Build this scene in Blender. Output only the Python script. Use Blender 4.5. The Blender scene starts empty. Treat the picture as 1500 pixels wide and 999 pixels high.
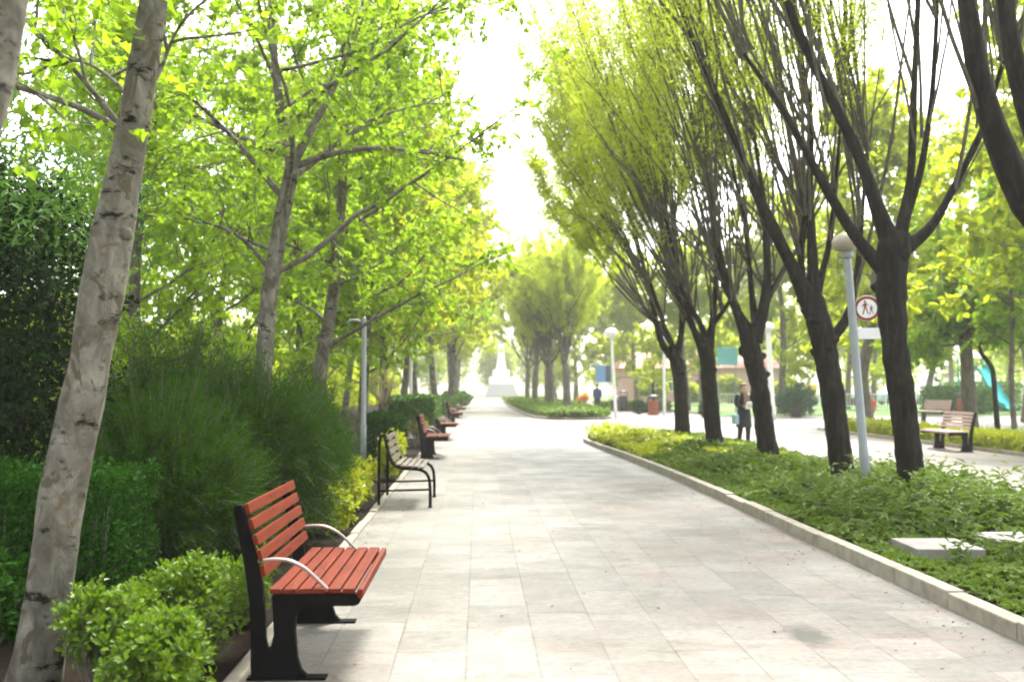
import bpy, bmesh, math, random
import numpy as np
from mathutils import Vector, Matrix, Euler

R = math.radians
scene = bpy.context.scene
COL = scene.collection

# ------------------------------------------------------------------ camera
PITCH, YAW, EYE, FOC = 2.5, 1.91, 1.6, 1500.0
cam = bpy.data.cameras.new('camera')
cam_o = bpy.data.objects.new('camera', cam)
COL.objects.link(cam_o)
cam.sensor_width = 36.0
cam.lens = 36.0 * FOC / 1500.0
cam.clip_start, cam.clip_end = 0.05, 3000
cam_o.location = (0, 0, EYE)
cam_o.rotation_euler = (R(90 + PITCH), 0, R(-YAW))
scene.camera = cam_o
cam.dof.use_dof = True
cam.dof.focus_distance = 7.5
cam.dof.aperture_fstop = 2.0
_M = np.array(Euler((R(90 + PITCH), 0, R(-YAW))).to_matrix())


def ray(px, py):
    return _M @ np.array([(px - 750) / FOC, (499.5 - py) / FOC, -1.0])


def at(px, py, Y):
    """world point seen at photo pixel (px, py), Y metres ahead."""
    d = ray(px, py)
    return np.array([0, 0, EYE]) + d * (Y / d[1])


def gr(px, py, z=0.0):
    d = ray(px, py)
    return np.array([0, 0, EYE]) + d * ((z - EYE) / d[2])


# ------------------------------------------------------------------ geometry helpers
class Geo:
    def __init__(s):
        s.v, s.f, s.n = [], [], 0

    def add(s, v, faces):
        v = np.asarray(v, float).reshape(-1, 3)
        for f in faces:
            f = np.asarray(f, np.int64)
            if f.ndim == 1:
                f = f[None]
            s.f.append(f + s.n)
        s.v.append(v)
        s.n += len(v)

    def mesh(s, name, smooth=False):
        v = np.concatenate(s.v) if s.v else np.zeros((0, 3))
        li = np.concatenate([f.ravel() for f in s.f])
        tot = np.concatenate([np.full(len(f), f.shape[1]) for f in s.f])
        m = bpy.data.meshes.new(name)
        m.vertices.add(len(v))
        m.vertices.foreach_set('co', v.astype(np.float32).ravel())
        m.loops.add(len(li))
        m.loops.foreach_set('vertex_index', li.astype(np.int32))
        m.polygons.add(len(tot))
        st = np.concatenate([[0], np.cumsum(tot)[:-1]])
        m.polygons.foreach_set('loop_start', st.astype(np.int32))
        m.polygons.foreach_set('use_smooth', np.full(len(tot), smooth))
        m.update(calc_edges=True)
        m.validate()
        return m

    def build(s, name, mat, parent=None, smooth=False):
        m = s.mesh(name, smooth)
        m.materials.append(mat)
        o = bpy.data.objects.new(name, m)
        COL.objects.link(o)
        if parent:
            o.parent = parent
        return o

    # shapes -----------------------------------------------------
    def box(s, x0, x1, y0, y1, z0, z1, rot=None, off=(0, 0, 0)):
        v = np.array([[x, y, z] for z in (z0, z1) for y in (y0, y1) for x in (x0, x1)], float)
        if rot is not None:
            v = v @ np.array(rot).T
        v = v + np.array(off)
        s.add(v, [[[0, 2, 3, 1], [4, 5, 7, 6], [0, 1, 5, 4], [2, 6, 7, 3], [0, 4, 6, 2], [1, 3, 7, 5]]])

    def bevel_box(s, x0, x1, y0, y1, z0, z1, b=0.005, rot=None, off=(0, 0, 0), seg=2):
        bm = bmesh.new()
        bmesh.ops.create_cube(bm, size=1)
        for v in bm.verts:
            v.co = Vector(((x0 + x1) / 2 + v.co.x * (x1 - x0), (y0 + y1) / 2 + v.co.y * (y1 - y0), (z0 + z1) / 2 + v.co.z * (z1 - z0)))
        bmesh.ops.bevel(bm, geom=bm.edges[:], offset=b, segments=seg, affect='EDGES', profile=0.6)
        s.bm(bm, rot, off)

    def bm(s, bm, rot=None, off=(0, 0, 0)):
        bm.verts.index_update()
        v = np.array([t.co[:] for t in bm.verts])
        if rot is not None:
            v = v @ np.array(rot).T
        base = s.n
        s.v.append(v + np.array(off))
        s.n += len(v)
        for f in bm.faces:
            s.f.append(np.array([[q.index for q in f.verts]]) + base)
        bm.free()

    def tube(s, pts, rad, sides=8, cap=True):
        pts = np.asarray(pts, float)
        rad = np.broadcast_to(np.asarray(rad, float), (len(pts),))
        s.tubes(pts[None], rad[None], sides, cap)

    def tubes(s, P, Rr, sides=5, cap=False):
        P = np.asarray(P, float)
        B, N, _ = P.shape
        T = np.gradient(P, axis=1)
        T /= np.linalg.norm(T, axis=2, keepdims=True) + 1e-9
        D = P[:, -1] - P[:, 0]
        D /= np.linalg.norm(D, axis=1, keepdims=True) + 1e-9
        ref = np.where(np.abs(D[:, 2:3]) > 0.8, np.array([[1.0, 0.13, 0]]), np.array([[0, 0.1, 1.0]]))
        ref = np.repeat(ref[:, None], N, 1)
        U = np.cross(T, ref)
        U /= np.linalg.norm(U, axis=2, keepdims=True) + 1e-9
        W = np.cross(T, U)
        a = np.arange(sides) / sides * 2 * np.pi
        V = P[:, :, None] + Rr[:, :, None, None] * (U[:, :, None] * np.cos(a)[None, None, :, None] + W[:, :, None] * np.sin(a)[None, None, :, None])
        b = np.arange(B)[:, None, None] * N * sides
        i = np.arange(N - 1)[None, :, None] * sides
        j = np.arange(sides)[None, None, :]
        k = (j + 1) % sides
        q = np.stack([b + i + j, b + i + k, b + i + sides + k, b + i + sides + j], -1).reshape(-1, 4)
        fs = [q[:, ::-1]]
        if cap:
            e0 = (np.arange(B)[:, None] * N * sides + np.arange(sides)[None])
            fs += [e0, (e0 + (N - 1) * sides)[:, ::-1]]
        s.add(V.reshape(-1, 3), fs)

    def lathe(s, prof, sides=16, off=(0, 0, 0), rot=None):
        prof = np.asarray(prof, float)
        a = np.arange(sides) / sides * 2 * np.pi
        V = np.stack([prof[:, None, 0] * np.cos(a), prof[:, None, 0] * np.sin(a), np.repeat(prof[:, 1:2], sides, 1)], -1).reshape(-1, 3)
        if rot is not None:
            V = V @ np.array(rot).T
        n = len(prof)
        i = np.arange(n - 1)[:, None] * sides
        j = np.arange(sides)[None]
        k = (j + 1) % sides
        q = np.stack([i + j, i + k, i + sides + k, i + sides + j], -1).reshape(-1, 4)
        s.add(V + np.array(off), [q, np.arange(sides)[::-1][None], (np.arange(sides) + (n - 1) * sides)[None]])

    def extrude(s, poly, y0, y1, axis='y', off=(0, 0, 0), bev=0.0):
        """polygon in (x, z) extruded along y."""
        bm = bmesh.new()
        vs = [bm.verts.new((p[0], y0, p[1])) for p in poly]
        f = bm.faces.new(vs)
        r = bmesh.ops.extrude_face_region(bm, geom=[f])
        for v in r['geom']:
            if isinstance(v, bmesh.types.BMVert):
                v.co.y = y1
        bmesh.ops.recalc_face_normals(bm, faces=bm.faces[:])
        if bev:
            es = [e for e in bm.edges if abs(e.verts[0].co.y - e.verts[1].co.y) < 1e-6]
            bmesh.ops.bevel(bm, geom=es, offset=bev, segments=2, affect='EDGES')
        s.bm(bm, None, off)

    def leaves(s, tpl, O, D, Nn, S):
        tv, tf = tpl
        O, D, Nn, S = map(np.asarray, (O, D, Nn, S))
        D = D / (np.linalg.norm(D, axis=1, keepdims=True) + 1e-9)
        Sd = np.cross(Nn, D)
        Sd /= np.linalg.norm(Sd, axis=1, keepdims=True) + 1e-9
        Nn = np.cross(D, Sd)
        V = O[:, None] + S[:, None, None] * (tv[None, :, 0:1] * D[:, None] + tv[None, :, 1:2] * Sd[:, None] + tv[None, :, 2:3] * Nn[:, None])
        k = len(tv)
        b = np.arange(len(O))[:, None] * k
        s.add(V.reshape(-1, 3), [(b[:, :, None] + np.array(f)[None]).reshape(-1, len(f[0])) for f in tf])


def tpl(half, lift=0.18, droop=0.12):
    """leaf template: half outline (first and last on the midrib), mirrored and folded."""
    h = np.array(half, float)
    z = lift * np.abs(h[:, 1]) - droop * h[:, 0] ** 2
    A = np.column_stack([h, z])
    m = h[1:-1].copy()
    Bv = np.column_stack([m[:, 0], -m[:, 1], z[1:-1]])
    n = len(h)
    f1 = list(range(n))[::-1]
    f2 = [0] + list(range(n, n + len(m))) + [n - 1]
    return np.vstack([A, Bv]), [[f1], [f2]] if len(f1) != len(f2) else [[f1, f2]]


T_PLANE = tpl([(0, 0), (.02, .30), (.26, .26), (.36, .52), (.60, .24), (1, 0)], .35, .25)
T_OVAL = tpl([(0, 0), (.28, .27), (.68, .27), (1, 0)], .3, .2)
T_LANCE = tpl([(0, 0), (.42, .15), (1, 0)], .3, .3)
T_BLADE = (np.array([[0, -.035, 0], [0, .035, 0], [1, 0, -.1]]), [[[0, 1, 2]]])


def tag(o, label=None, cat=None, group=None, kind=None):
    if label: o['label'] = label
    if cat: o['category'] = cat
    if group: o['group'] = group
    if kind: o['kind'] = kind
    return o


def empty(name, loc, label=None, cat=None, group=None, rz=0.0):
    o = bpy.data.objects.new(name, None)
    o.empty_display_size = 0.2
    COL.objects.link(o)
    o.location = [float(c) for c in loc]
    o.rotation_euler = (0, 0, rz)
    return tag(o, label, cat, group)


KIDS = {}


def copy_tree(o, loc=None, rz=None, label=None, scale=None):
    def rec(x, parent):
        c = x.copy()
        COL.objects.link(c)
        if parent is not None:
            c.parent = parent
        for ch in list(x.children):
            rec(ch, c)
        return c
    c = rec(o, None)
    if loc is not None: c.location = [float(q) for q in loc]
    if rz is not None: c.rotation_euler.z = rz
    if scale is not None: c.scale = (scale, scale, scale) if np.isscalar(scale) else scale
    if label: c['label'] = label
    return c


# ------------------------------------------------------------------ materials
def newmat(name):
    m = bpy.data.materials.new(name)
    m.use_nodes = True
    nt = m.node_tree
    for n in list(nt.nodes):
        nt.nodes.remove(n)
    out = nt.nodes.new('ShaderNodeOutputMaterial')
    return m, nt, out


def nd(nt, typ, **kw):
    n = nt.nodes.new('ShaderNode' + typ)
    for k, v in kw.items():
        if k.startswith('i_'):
            n.inputs[k[2:].replace('_', ' ')].default_value = v
        else:
            setattr(n, k, v)
    return n


def ramp(nt, stops, interp='LINEAR'):
    n = nt.nodes.new('ShaderNodeValToRGB')
    n.color_ramp.interpolation = interp
    e = n.color_ramp.elements
    while len(e) < len(stops):
        e.new(0.5)
    for a, (p, c) in zip(e, stops):
        a.position = p
        a.color = (*c, 1) if len(c) == 3 else c
    return n


def g(v):
    return (v, v, v)


def mixc(nt, fac, a, b, blend='MIX'):
    n = nt.nodes.new('ShaderNodeMix')
    n.data_type = 'RGBA'
    n.blend_type = blend
    for sock, val in ((n.inputs[0], fac), (n.inputs[6], a), (n.inputs[7], b)):
        if hasattr(val, 'is_output') or isinstance(val, bpy.types.NodeSocket):
            nt.links.new(val, sock)
        elif isinstance(val, (int, float)):
            sock.default_value = val
        else:
            sock.default_value = (*val, 1)
    return n.outputs[2]


def leafmat(name, c1, c2, trans, tmix=0.45, rough=0.5, spec=0.3):
    m, nt, out = newmat(name)
    L = nt.links.new
    geo = nd(nt, 'NewGeometry')
    tc = nd(nt, 'TexCoord')
    no = nd(nt, 'TexNoise', i_Scale=0.9, i_Detail=2.0)
    L(tc.outputs['Object'], no.inputs['Vector'])
    add = nd(nt, 'Math', operation='MULTIPLY_ADD')
    L(geo.outputs['Random Per Island'], add.inputs[0])
    add.inputs[1].default_value = 0.6
    L(no.outputs['Fac'], add.inputs[2])
    rp = ramp(nt, [(0.35, c1), (1.05 if False else 1.0, c2)])
    L(add.outputs[0], rp.inputs['Fac'])
    p = nd(nt, 'BsdfPrincipled')
    p.inputs['Roughness'].default_value = rough
    p.inputs['Specular IOR Level'].default_value = spec
    L(rp.outputs['Color'], p.inputs['Base Color'])
    t = nd(nt, 'BsdfTranslucent')
    tcol = mixc(nt, geo.outputs['Random Per Island'], trans, tuple(0.55 * x for x in trans))
    L(tcol, t.inputs['Color'])
    mx = nd(nt, 'MixShader')
    mx.inputs[0].default_value = tmix
    L(p.outputs[0], mx.inputs[1])
    L(t.outputs[0], mx.inputs[2])
    L(mx.outputs[0], out.inputs['Surface'])
    return m


def solid(name, col, rough=0.5, metal=0.0, var=0.15, nscale=6.0, bump=0.0, bscale=60.0, spec=0.5, coat=0.0):
    m, nt, out = newmat(name)
    L = nt.links.new
    tc = nd(nt, 'TexCoord')
    no = nd(nt, 'TexNoise', i_Scale=nscale, i_Detail=6.0, i_Roughness=0.65)
    L(tc.outputs['Object'], no.inputs['Vector'])
    rp = ramp(nt, [(0.3, tuple(c * (1 - var) for c in col)), (0.7, tuple(min(1, c * (1 + var)) for c in col))])
    L(no.outputs['Fac'], rp.inputs['Fac'])
    p = nd(nt, 'BsdfPrincipled')
    L(rp.outputs['Color'], p.inputs['Base Color'])
    p.inputs['Roughness'].default_value = rough
    p.inputs['Metallic'].default_value = metal
    p.inputs['Specular IOR Level'].default_value = spec
    p.inputs['Coat Weight'].default_value = coat
    if bump:
        nb = nd(nt, 'TexNoise', i_Scale=bscale, i_Detail=5.0)
        L(tc.outputs['Object'], nb.inputs['Vector'])
        b = nd(nt, 'Bump', i_Strength=bump, i_Distance=0.01)
        L(nb.outputs['Fac'], b.inputs['Height'])
        L(b.outputs['Normal'], p.inputs['Normal'])
    L(p.outputs[0], out.inputs['Surface'])
    return m


def barkmat(name, dark, mid, light, ridged=True, patches=None):
    m, nt, out = newmat(name)
    L = nt.links.new
    tc = nd(nt, 'TexCoord')
    mp = nd(nt, 'Mapping')
    L(tc.outputs['Object'], mp.inputs['Vector'])
    mp.inputs['Scale'].default_value = (1, 1, 0.22 if ridged else 0.6)
    n1 = nd(nt, 'TexNoise', i_Scale=14.0 if ridged else 8.0, i_Detail=8.0, i_Roughness=0.7, i_Distortion=0.6)
    L(mp.outputs[0], n1.inputs['Vector'])
    rp = ramp(nt, [(0.30, dark), (0.5, mid), (0.72, light)])
    L(n1.outputs['Fac'], rp.inputs['Fac'])
    col = rp.outputs['Color']
    if patches:
        mp2 = nd(nt, 'Mapping')
        L(tc.outputs['Object'], mp2.inputs['Vector'])
        mp2.inputs['Scale'].default_value = (1, 1, 0.7)
        n2 = nd(nt, 'TexNoise', i_Scale=4.5, i_Detail=4.0, i_Roughness=0.6, i_Distortion=1.2)
        L(mp2.outputs[0], n2.inputs['Vector'])
        r2 = ramp(nt, [(0.57, g(0)), (0.60, g(1))])
        L(n2.outputs['Fac'], r2.inputs['Fac'])
        col = mixc(nt, r2.outputs['Color'], col, patches[0])
        n3 = nd(nt, 'TexNoise', i_Scale=6.5, i_Detail=5.0, i_Roughness=0.7, i_Distortion=0.8)
        mp3 = nd(nt, 'Mapping')
        mp3.inputs['Location'].default_value = (7.3, 2.1, 5.5)
        mp3.inputs['Scale'].default_value = (1, 1, 1.6)
        L(tc.outputs['Object'], mp3.inputs['Vector'])
        L(mp3.outputs[0], n3.inputs['Vector'])
        r3 = ramp(nt, [(0.60, g(0)), (0.66, g(1))])
        L(n3.outputs['Fac'], r3.inputs['Fac'])
        col = mixc(nt, r3.outputs['Color'], col, patches[1])
        n4 = nd(nt, 'TexNoise', i_Scale=3.2, i_Detail=6.0, i_Roughness=0.75)
        mp4 = nd(nt, 'Mapping')
        mp4.inputs['Location'].default_value = (1.3, 9.1, 3.5)
        mp4.inputs['Scale'].default_value = (1, 1, 2.2)
        L(tc.outputs['Object'], mp4.inputs['Vector'])
        L(mp4.outputs[0], n4.inputs['Vector'])
        r4 = ramp(nt, [(0.57, g(0)), (0.63, g(1))])
        L(n4.outputs['Fac'], r4.inputs['Fac'])
        col = mixc(nt, r4.outputs['Color'], col, patches[2])
    p = nd(nt, 'BsdfPrincipled')
    p.inputs['Roughness'].default_value = 0.9
    p.inputs['Specular IOR Level'].default_value = 0.15
    L(col, p.inputs['Base Color'])
    b = nd(nt, 'Bump', i_Strength=0.95 if ridged else 0.6, i_Distance=0.02)
    L(n1.outputs['Fac'], b.inputs['Height'])
    L(b.outputs['Normal'], p.inputs['Normal'])
    L(p.outputs[0], out.inputs['Surface'])
    return m


M = {}
M['leaf_plane'] = leafmat('young plane leaf', (.045, .12, .008), (.22, .33, .016), (.40, .61, .022), .6)
M['leaf_willow'] = leafmat('fine spring leaf', (.14, .20, .014), (.27, .34, .022), (.54, .65, .026), .62)
M['leaf_lime'] = leafmat('lime leaf', (.16, .24, .012), (.28, .36, .018), (.54, .62, .02), .6)
M['leaf_euonymus'] = leafmat('glossy yellow green leaf', (.022, .075, .003), (.125, .21, .006), (.15, .26, .006), .35, .5, .25)
M['leaf_yellow'] = leafmat('golden leaf', (.20, .28, .008), (.38, .42, .012), (.45, .50, .01), .4, .4, .4)
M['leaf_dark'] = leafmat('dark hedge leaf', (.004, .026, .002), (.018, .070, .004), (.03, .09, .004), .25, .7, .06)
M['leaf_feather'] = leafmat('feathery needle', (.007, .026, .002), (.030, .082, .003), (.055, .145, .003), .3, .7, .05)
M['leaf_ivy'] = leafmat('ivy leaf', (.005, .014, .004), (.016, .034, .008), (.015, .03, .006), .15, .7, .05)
M['leaf_cover'] = leafmat('ground cover leaf', (.026, .060, .008), (.115, .17, .018), (.14, .23, .015), .35, .55, .2)
M['leaf_cover2'] = leafmat('pale long leaf', (.035, .075, .016), (.12, .17, .03), (.13, .22, .02), .35, .55, .2)
M['leaf_blue'] = leafmat('blue green needle', (.05, .11, .06), (.10, .19, .09), (.10, .2, .08), .3)
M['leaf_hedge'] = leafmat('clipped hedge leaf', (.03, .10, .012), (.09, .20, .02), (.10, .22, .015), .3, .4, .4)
M['leaf_grass'] = leafmat('grass blade', (.07, .16, .014), (.15, .27, .025), (.2, .34, .02), .4)
M['flower'] = leafmat('orange petal', (.75, .18, .02), (.85, .55, .03), (.8, .35, .03), .3)
M['bark_plane'] = barkmat('plane bark', (.045, .039, .030), (.125, .113, .088), (.25, .232, .19), False,
                          [(.078, .068, .044), (.12, .092, .055), (.010, .008, .0065)])
M['bark_dark'] = barkmat('dark ridged bark', (.004, .003, .0025), (.013, .010, .0078), (.040, .031, .024))
M['bark_mid'] = barkmat('grey brown bark', (.06, .048, .04), (.13, .11, .09), (.21, .18, .15))
M['bark_shoot'] = barkmat('young shoot bark', (.035, .029, .021), (.085, .073, .052), (.15, .135, .10))
M['bark_pale'] = barkmat('pale bark', (.22, .17, .11), (.38, .31, .21), (.5, .43, .32))
M['iron'] = solid('black cast iron', (.0022, .0018, .0020), .6, .0, .3, 8, .15, 90, .06)
def woodmat(name, col, worn):
    m, nt, out = newmat(name)
    L = nt.links.new
    tc = nd(nt, 'TexCoord')
    mp = nd(nt, 'Mapping')
    mp.inputs['Scale'].default_value = (26, 1.6, 26)
    L(tc.outputs['Object'], mp.inputs['Vector'])
    n1 = nd(nt, 'TexNoise', i_Scale=1.6, i_Detail=7.0, i_Roughness=0.7, i_Distortion=0.4)
    L(mp.outputs[0], n1.inputs['Vector'])
    r1 = ramp(nt, [(.30, tuple(c * .38 for c in col)), (.52, col), (.75, tuple(c * 1.3 for c in col))])
    L(n1.outputs['Fac'], r1.inputs['Fac'])
    n2 = nd(nt, 'TexNoise', i_Scale=7.0, i_Detail=8.0, i_Roughness=0.8)
    mp2 = nd(nt, 'Mapping')
    mp2.inputs['Scale'].default_value = (3, .8, 3)
    L(tc.outputs['Object'], mp2.inputs['Vector'])
    L(mp2.outputs[0], n2.inputs['Vector'])
    r2 = ramp(nt, [(.60, g(0)), (.68, g(.75))])
    L(n2.outputs['Fac'], r2.inputs['Fac'])
    c = mixc(nt, r2.outputs['Color'], r1.outputs['Color'], worn)
    p = nd(nt, 'BsdfPrincipled')
    L(c, p.inputs['Base Color'])
    p.inputs['Roughness'].default_value = .52
    p.inputs['Specular IOR Level'].default_value = .10
    b = nd(nt, 'Bump', i_Strength=0.35, i_Distance=0.004)
    L(n1.outputs['Fac'], b.inputs['Height'])
    L(b.outputs['Normal'], p.inputs['Normal'])
    L(p.outputs[0], out.inputs['Surface'])
    return m


M['wood_red'] = woodmat('red stained slat', (.112, .0145, .0035), (.15, .042, .018))
M['wood_pale'] = solid('pale weathered slat', (.085, .062, .046), .6, 0, .3, 8, .15, 40)
M['wood_pink'] = solid('faded pink slat', (.36, .25, .22), .6, 0, .15, 8, .15, 40)
M['steel'] = solid('bright steel tube', (.30, .25, .22), .35, .6, .1)
M['post_grey'] = solid('pale grey painted post', (.26, .285, .295), .5, 0, .10, 5, .08, 40)
M['post_white'] = solid('white painted post', (.74, .74, .72), .5, 0, .06)
M['globe'] = solid('frosted lamp globe', (.36, .31, .25), .3, 0, .06)
M['white'] = solid('white paint', (.78, .78, .77), .5, 0, .05)
M['sign_red'] = solid('sign red', (.24, .025, .02), .4, 0, .08)
M['sign_ink'] = solid('sign ink', (.20, .03, .03), .5, 0, .08)
M['sign_blue'] = solid('sign blue', (.14, .30, .58), .4, 0, .08)
M['sign_dark_blue'] = solid('sign dark blue', (.03, .06, .16), .4, 0, .08)
M['turquoise'] = solid('turquoise plastic', (.03, .42, .42), .35, 0, .08)
M['sky_panel'] = solid('light blue panel', (.16, .46, .62), .4, 0, .1)
M['yellow'] = solid('yellow plastic', (.75, .50, .02), .4, 0, .08)
M['rust'] = solid('rust red metal', (.33, .09, .05), .55, 0, .2)
M['bin_dark'] = solid('dark bin metal', (.05, .055, .05), .5, 0, .2)
M['concrete'] = solid('pale concrete', (.20, .188, .165), .85, 0, .38, 4, .25, 70)
M['kerb'] = solid('weathered kerb stone', (.25, .225, .17), .85, 0, .30, 5, .4, 60)
M['soil'] = solid('dark soil', (.012, .0085, .0055), .97, 0, .5, 12, .8, 30, .06)
M['stone_white'] = solid('white stone', (.72, .72, .72), .7, 0, .06)
M['stone_grey'] = solid('grey stone', (.36, .36, .35), .8, 0, .1)
M['plaster_pink'] = solid('pink plaster', (.50, .30, .25), .8, 0, .12, 1.0)
M['roof_red'] = solid('salmon roof', (.42, .17, .12), .7, 0, .2, 2.0)
M['window'] = solid('window glass', (.06, .07, .08), .1, 0, .1)
M['car_white'] = solid('white car paint', (.7, .71, .73), .25, 0, .03, coat=.5)
M['car_blue'] = solid('pale blue car paint', (.30, .42, .52), .25, 0, .03, coat=.5)
M['tyre'] = solid('tyre rubber', (.02, .02, .02), .8, 0, .1)
M['skin'] = solid('skin', (.50, .32, .23), .5, 0, .06)
M['cloth_black'] = solid('black cloth', (.018, .017, .024), .85, 0, .3, 30)
M['cloth_navy'] = solid('navy cloth', (.03, .045, .13), .85, 0, .3, 30)
M['cloth_orange'] = solid('orange cloth', (.62, .12, .04), .85, 0, .2, 30)
M['cloth_grey'] = solid('blue grey cloth', (.12, .14, .20), .85, 0, .2, 30)
M['cloth_brown'] = solid('brown scarf', (.20, .14, .085), .85, 0, .25, 30)
M['hair_brown'] = solid('brown hair', (.07, .042, .025), .6, 0, .3, 40)
M['hair_dark'] = solid('dark hair', (.025, .018, .014), .6, 0, .3, 40)
M['bag_blue'] = solid('pale blue bag', (.30, .42, .50), .7, 0, .1)
M['paper'] = solid('white paper', (.78, .77, .75), .7, 0, .05)
M['dry_leaf'] = leafmat('dry leaf', (.05, .035, .018), (.16, .11, .04), (.10, .07, .02), .2)
M['shoe'] = solid('black shoe', (.015, .014, .014), .5, 0, .1)


def paving_material():
    m, nt, out = newmat('stone paving')
    L = nt.links.new
    tc = nd(nt, 'TexCoord')
    mp = nd(nt, 'Mapping')
    mp.inputs['Rotation'].default_value = (0, 0, R(90))
    mp.inputs['Location'].default_value = (0.0, 0.06, 0)
    L(tc.outputs['Object'], mp.inputs['Vector'])
    nw = nd(nt, 'TexNoise', i_Scale=3.0, i_Detail=2.0)
    L(tc.outputs['Object'], nw.inputs['Vector'])
    wob = nd(nt, 'VectorMath', operation='MULTIPLY_ADD')
    wob.inputs[1].default_value = (.012, .012, 0)
    L(nw.outputs['Color'], wob.inputs[0])
    L(mp.outputs[0], wob.inputs[2])
    br = nt.nodes.new('ShaderNodeTexBrick')
    br.offset = 0.5
    br.inputs['Scale'].default_value = 1.0
    br.inputs['Brick Width'].default_value = 0.52
    br.inputs['Row Height'].default_value = 0.42
    br.inputs['Mortar Size'].default_value = 0.008
    br.inputs['Mortar Smooth'].default_value = 0.4
    br.inputs['Bias'].default_value = 0.0
    br.inputs['Color1'].default_value = (0.124, 0.114, 0.099, 1)
    br.inputs['Color2'].default_value = (0.182, 0.167, 0.149, 1)
    br.inputs['Mortar'].default_value = (0.092, 0.084, 0.070, 1)
    L(wob.outputs[0], br.inputs['Vector'])
    # weathering: grey-green dirt and pinkish slabs
    n1 = nd(nt, 'TexNoise', i_Scale=0.9, i_Detail=7.0, i_Roughness=0.68)
    L(tc.outputs['Object'], n1.inputs['Vector'])
    r1 = ramp(nt, [(0.38, g(0)), (0.66, g(1))])
    L(n1.outputs['Fac'], r1.inputs['Fac'])
    nj = nd(nt, 'TexNoise', i_Scale=1.7, i_Detail=5.0, i_Roughness=0.7)
    L(tc.outputs['Object'], nj.inputs['Vector'])
    rj = ramp(nt, [(0.40, g(0)), (0.62, g(.85))])
    L(nj.outputs['Fac'], rj.inputs['Fac'])
    mj = nd(nt, 'Math', operation='MULTIPLY')
    L(br.outputs['Fac'], mj.inputs[0])
    L(rj.outputs['Color'], mj.inputs[1])
    bc = mixc(nt, mj.outputs[0], br.outputs['Color'], (.155, .142, .126))
    c = mixc(nt, r1.outputs['Color'], bc, (.72, .72, .66), 'MULTIPLY')
    c = mixc(nt, 1.0, c, (1.0, 1.0, 1.0), 'MULTIPLY')
    n2 = nd(nt, 'TexNoise', i_Scale=0.75, i_Detail=6.0, i_Roughness=0.7, i_Distortion=0.5)
    mp2 = nd(nt, 'Mapping')
    mp2.inputs['Location'].default_value = (4, 9, 2)
    mp2.inputs['Scale'].default_value = (1.0, 2.6, 1)
    L(tc.outputs['Object'], mp2.inputs['Vector'])
    L(mp2.outputs[0], n2.inputs['Vector'])
    r2 = ramp(nt, [(0.50, g(0)), (0.72, g(1))])
    L(n2.outputs['Fac'], r2.inputs['Fac'])
    # more pink to the right side of the walk
    sx = nd(nt, 'SeparateXYZ')
    L(tc.outputs['Object'], sx.inputs[0])
    mr = nd(nt, 'MapRange')
    mr.inputs[1].default_value, mr.inputs[2].default_value = -1.0, 3.2
    mr.inputs[3].default_value, mr.inputs[4].default_value = 0.25, 1.0
    L(sx.outputs['X'], mr.inputs[0])
    mu = nd(nt, 'Math', operation='MULTIPLY')
    L(r2.outputs['Color'], mu.inputs[0])
    L(mr.outputs[0], mu.inputs[1])
    c = mixc(nt, mu.outputs[0], c, (1.06, .72, .64), 'MULTIPLY')
    n3 = nd(nt, 'TexNoise', i_Scale=18.0, i_Detail=6.0, i_Roughness=0.7)
    L(tc.outputs['Object'], n3.inputs['Vector'])
    r3 = ramp(nt, [(0.35, g(.74)), (0.65, g(1.14))])
    L(n3.outputs['Fac'], r3.inputs['Fac'])
    c = mixc(nt, 1.0, c, r3.outputs['Color'], 'MULTIPLY')
    n6 = nd(nt, 'TexNoise', i_Scale=75.0, i_Detail=4.0, i_Roughness=0.8)
    L(tc.outputs['Object'], n6.inputs['Vector'])
    r6 = ramp(nt, [(0.30, g(.55)), (0.42, g(1)), (0.62, g(1)), (0.78, g(1.18))])
    L(n6.outputs['Fac'], r6.inputs['Fac'])
    c = mixc(nt, 1.0, c, r6.outputs['Color'], 'MULTIPLY')
    n7 = nd(nt, 'TexNoise', i_Scale=2.3, i_Detail=8.0, i_Roughness=0.75, i_Distortion=1.0)
    mp7 = nd(nt, 'Mapping')
    mp7.inputs['Location'].default_value = (11, 3, 7)
    mp7.inputs['Scale'].default_value = (1.0, 2.0, 1)
    L(tc.outputs['Object'], mp7.inputs['Vector'])
    L(mp7.outputs[0], n7.inputs['Vector'])
    r7 = ramp(nt, [(0.52, g(0)), (0.64, g(.8))])
    L(n7.outputs['Fac'], r7.inputs['Fac'])
    c = mixc(nt, r7.outputs['Color'], c, (.58, .60, .52), 'MULTIPLY')
    # one dark damp stain near the kerb
    st = gr(1185, 930)
    vm = nd(nt, 'VectorMath', operation='SUBTRACT')
    vm.inputs[1].default_value = (float(st[0]), float(st[1]), 0)
    L(tc.outputs['Object'], vm.inputs[0])
    vs = nd(nt, 'VectorMath', operation='MULTIPLY')
    vs.inputs[1].default_value = (6.0, 3.2, 0)
    L(vm.outputs[0], vs.inputs[0])
    n5 = nd(nt, 'TexNoise', i_Scale=9.0, i_Detail=4.0)
    L(tc.outputs['Object'], n5.inputs['Vector'])
    va = nd(nt, 'VectorMath', operation='MULTIPLY_ADD')
    va.inputs[1].default_value = (1.2, 1.2, 0)
    L(n5.outputs['Color'], va.inputs[0])
    L(vs.outputs[0], va.inputs[2])
    vo = nd(nt, 'VectorMath', operation='SUBTRACT')
    vo.inputs[1].default_value = (.6, .6, 0)
    L(va.outputs[0], vo.inputs[0])
    ln = nd(nt, 'VectorMath', operation='LENGTH')
    L(vo.outputs[0], ln.inputs[0])
    r5 = ramp(nt, [(0.5, g(1)), (1.0, g(0))])
    L(ln.outputs['Value'], r5.inputs['Fac'])
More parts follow.
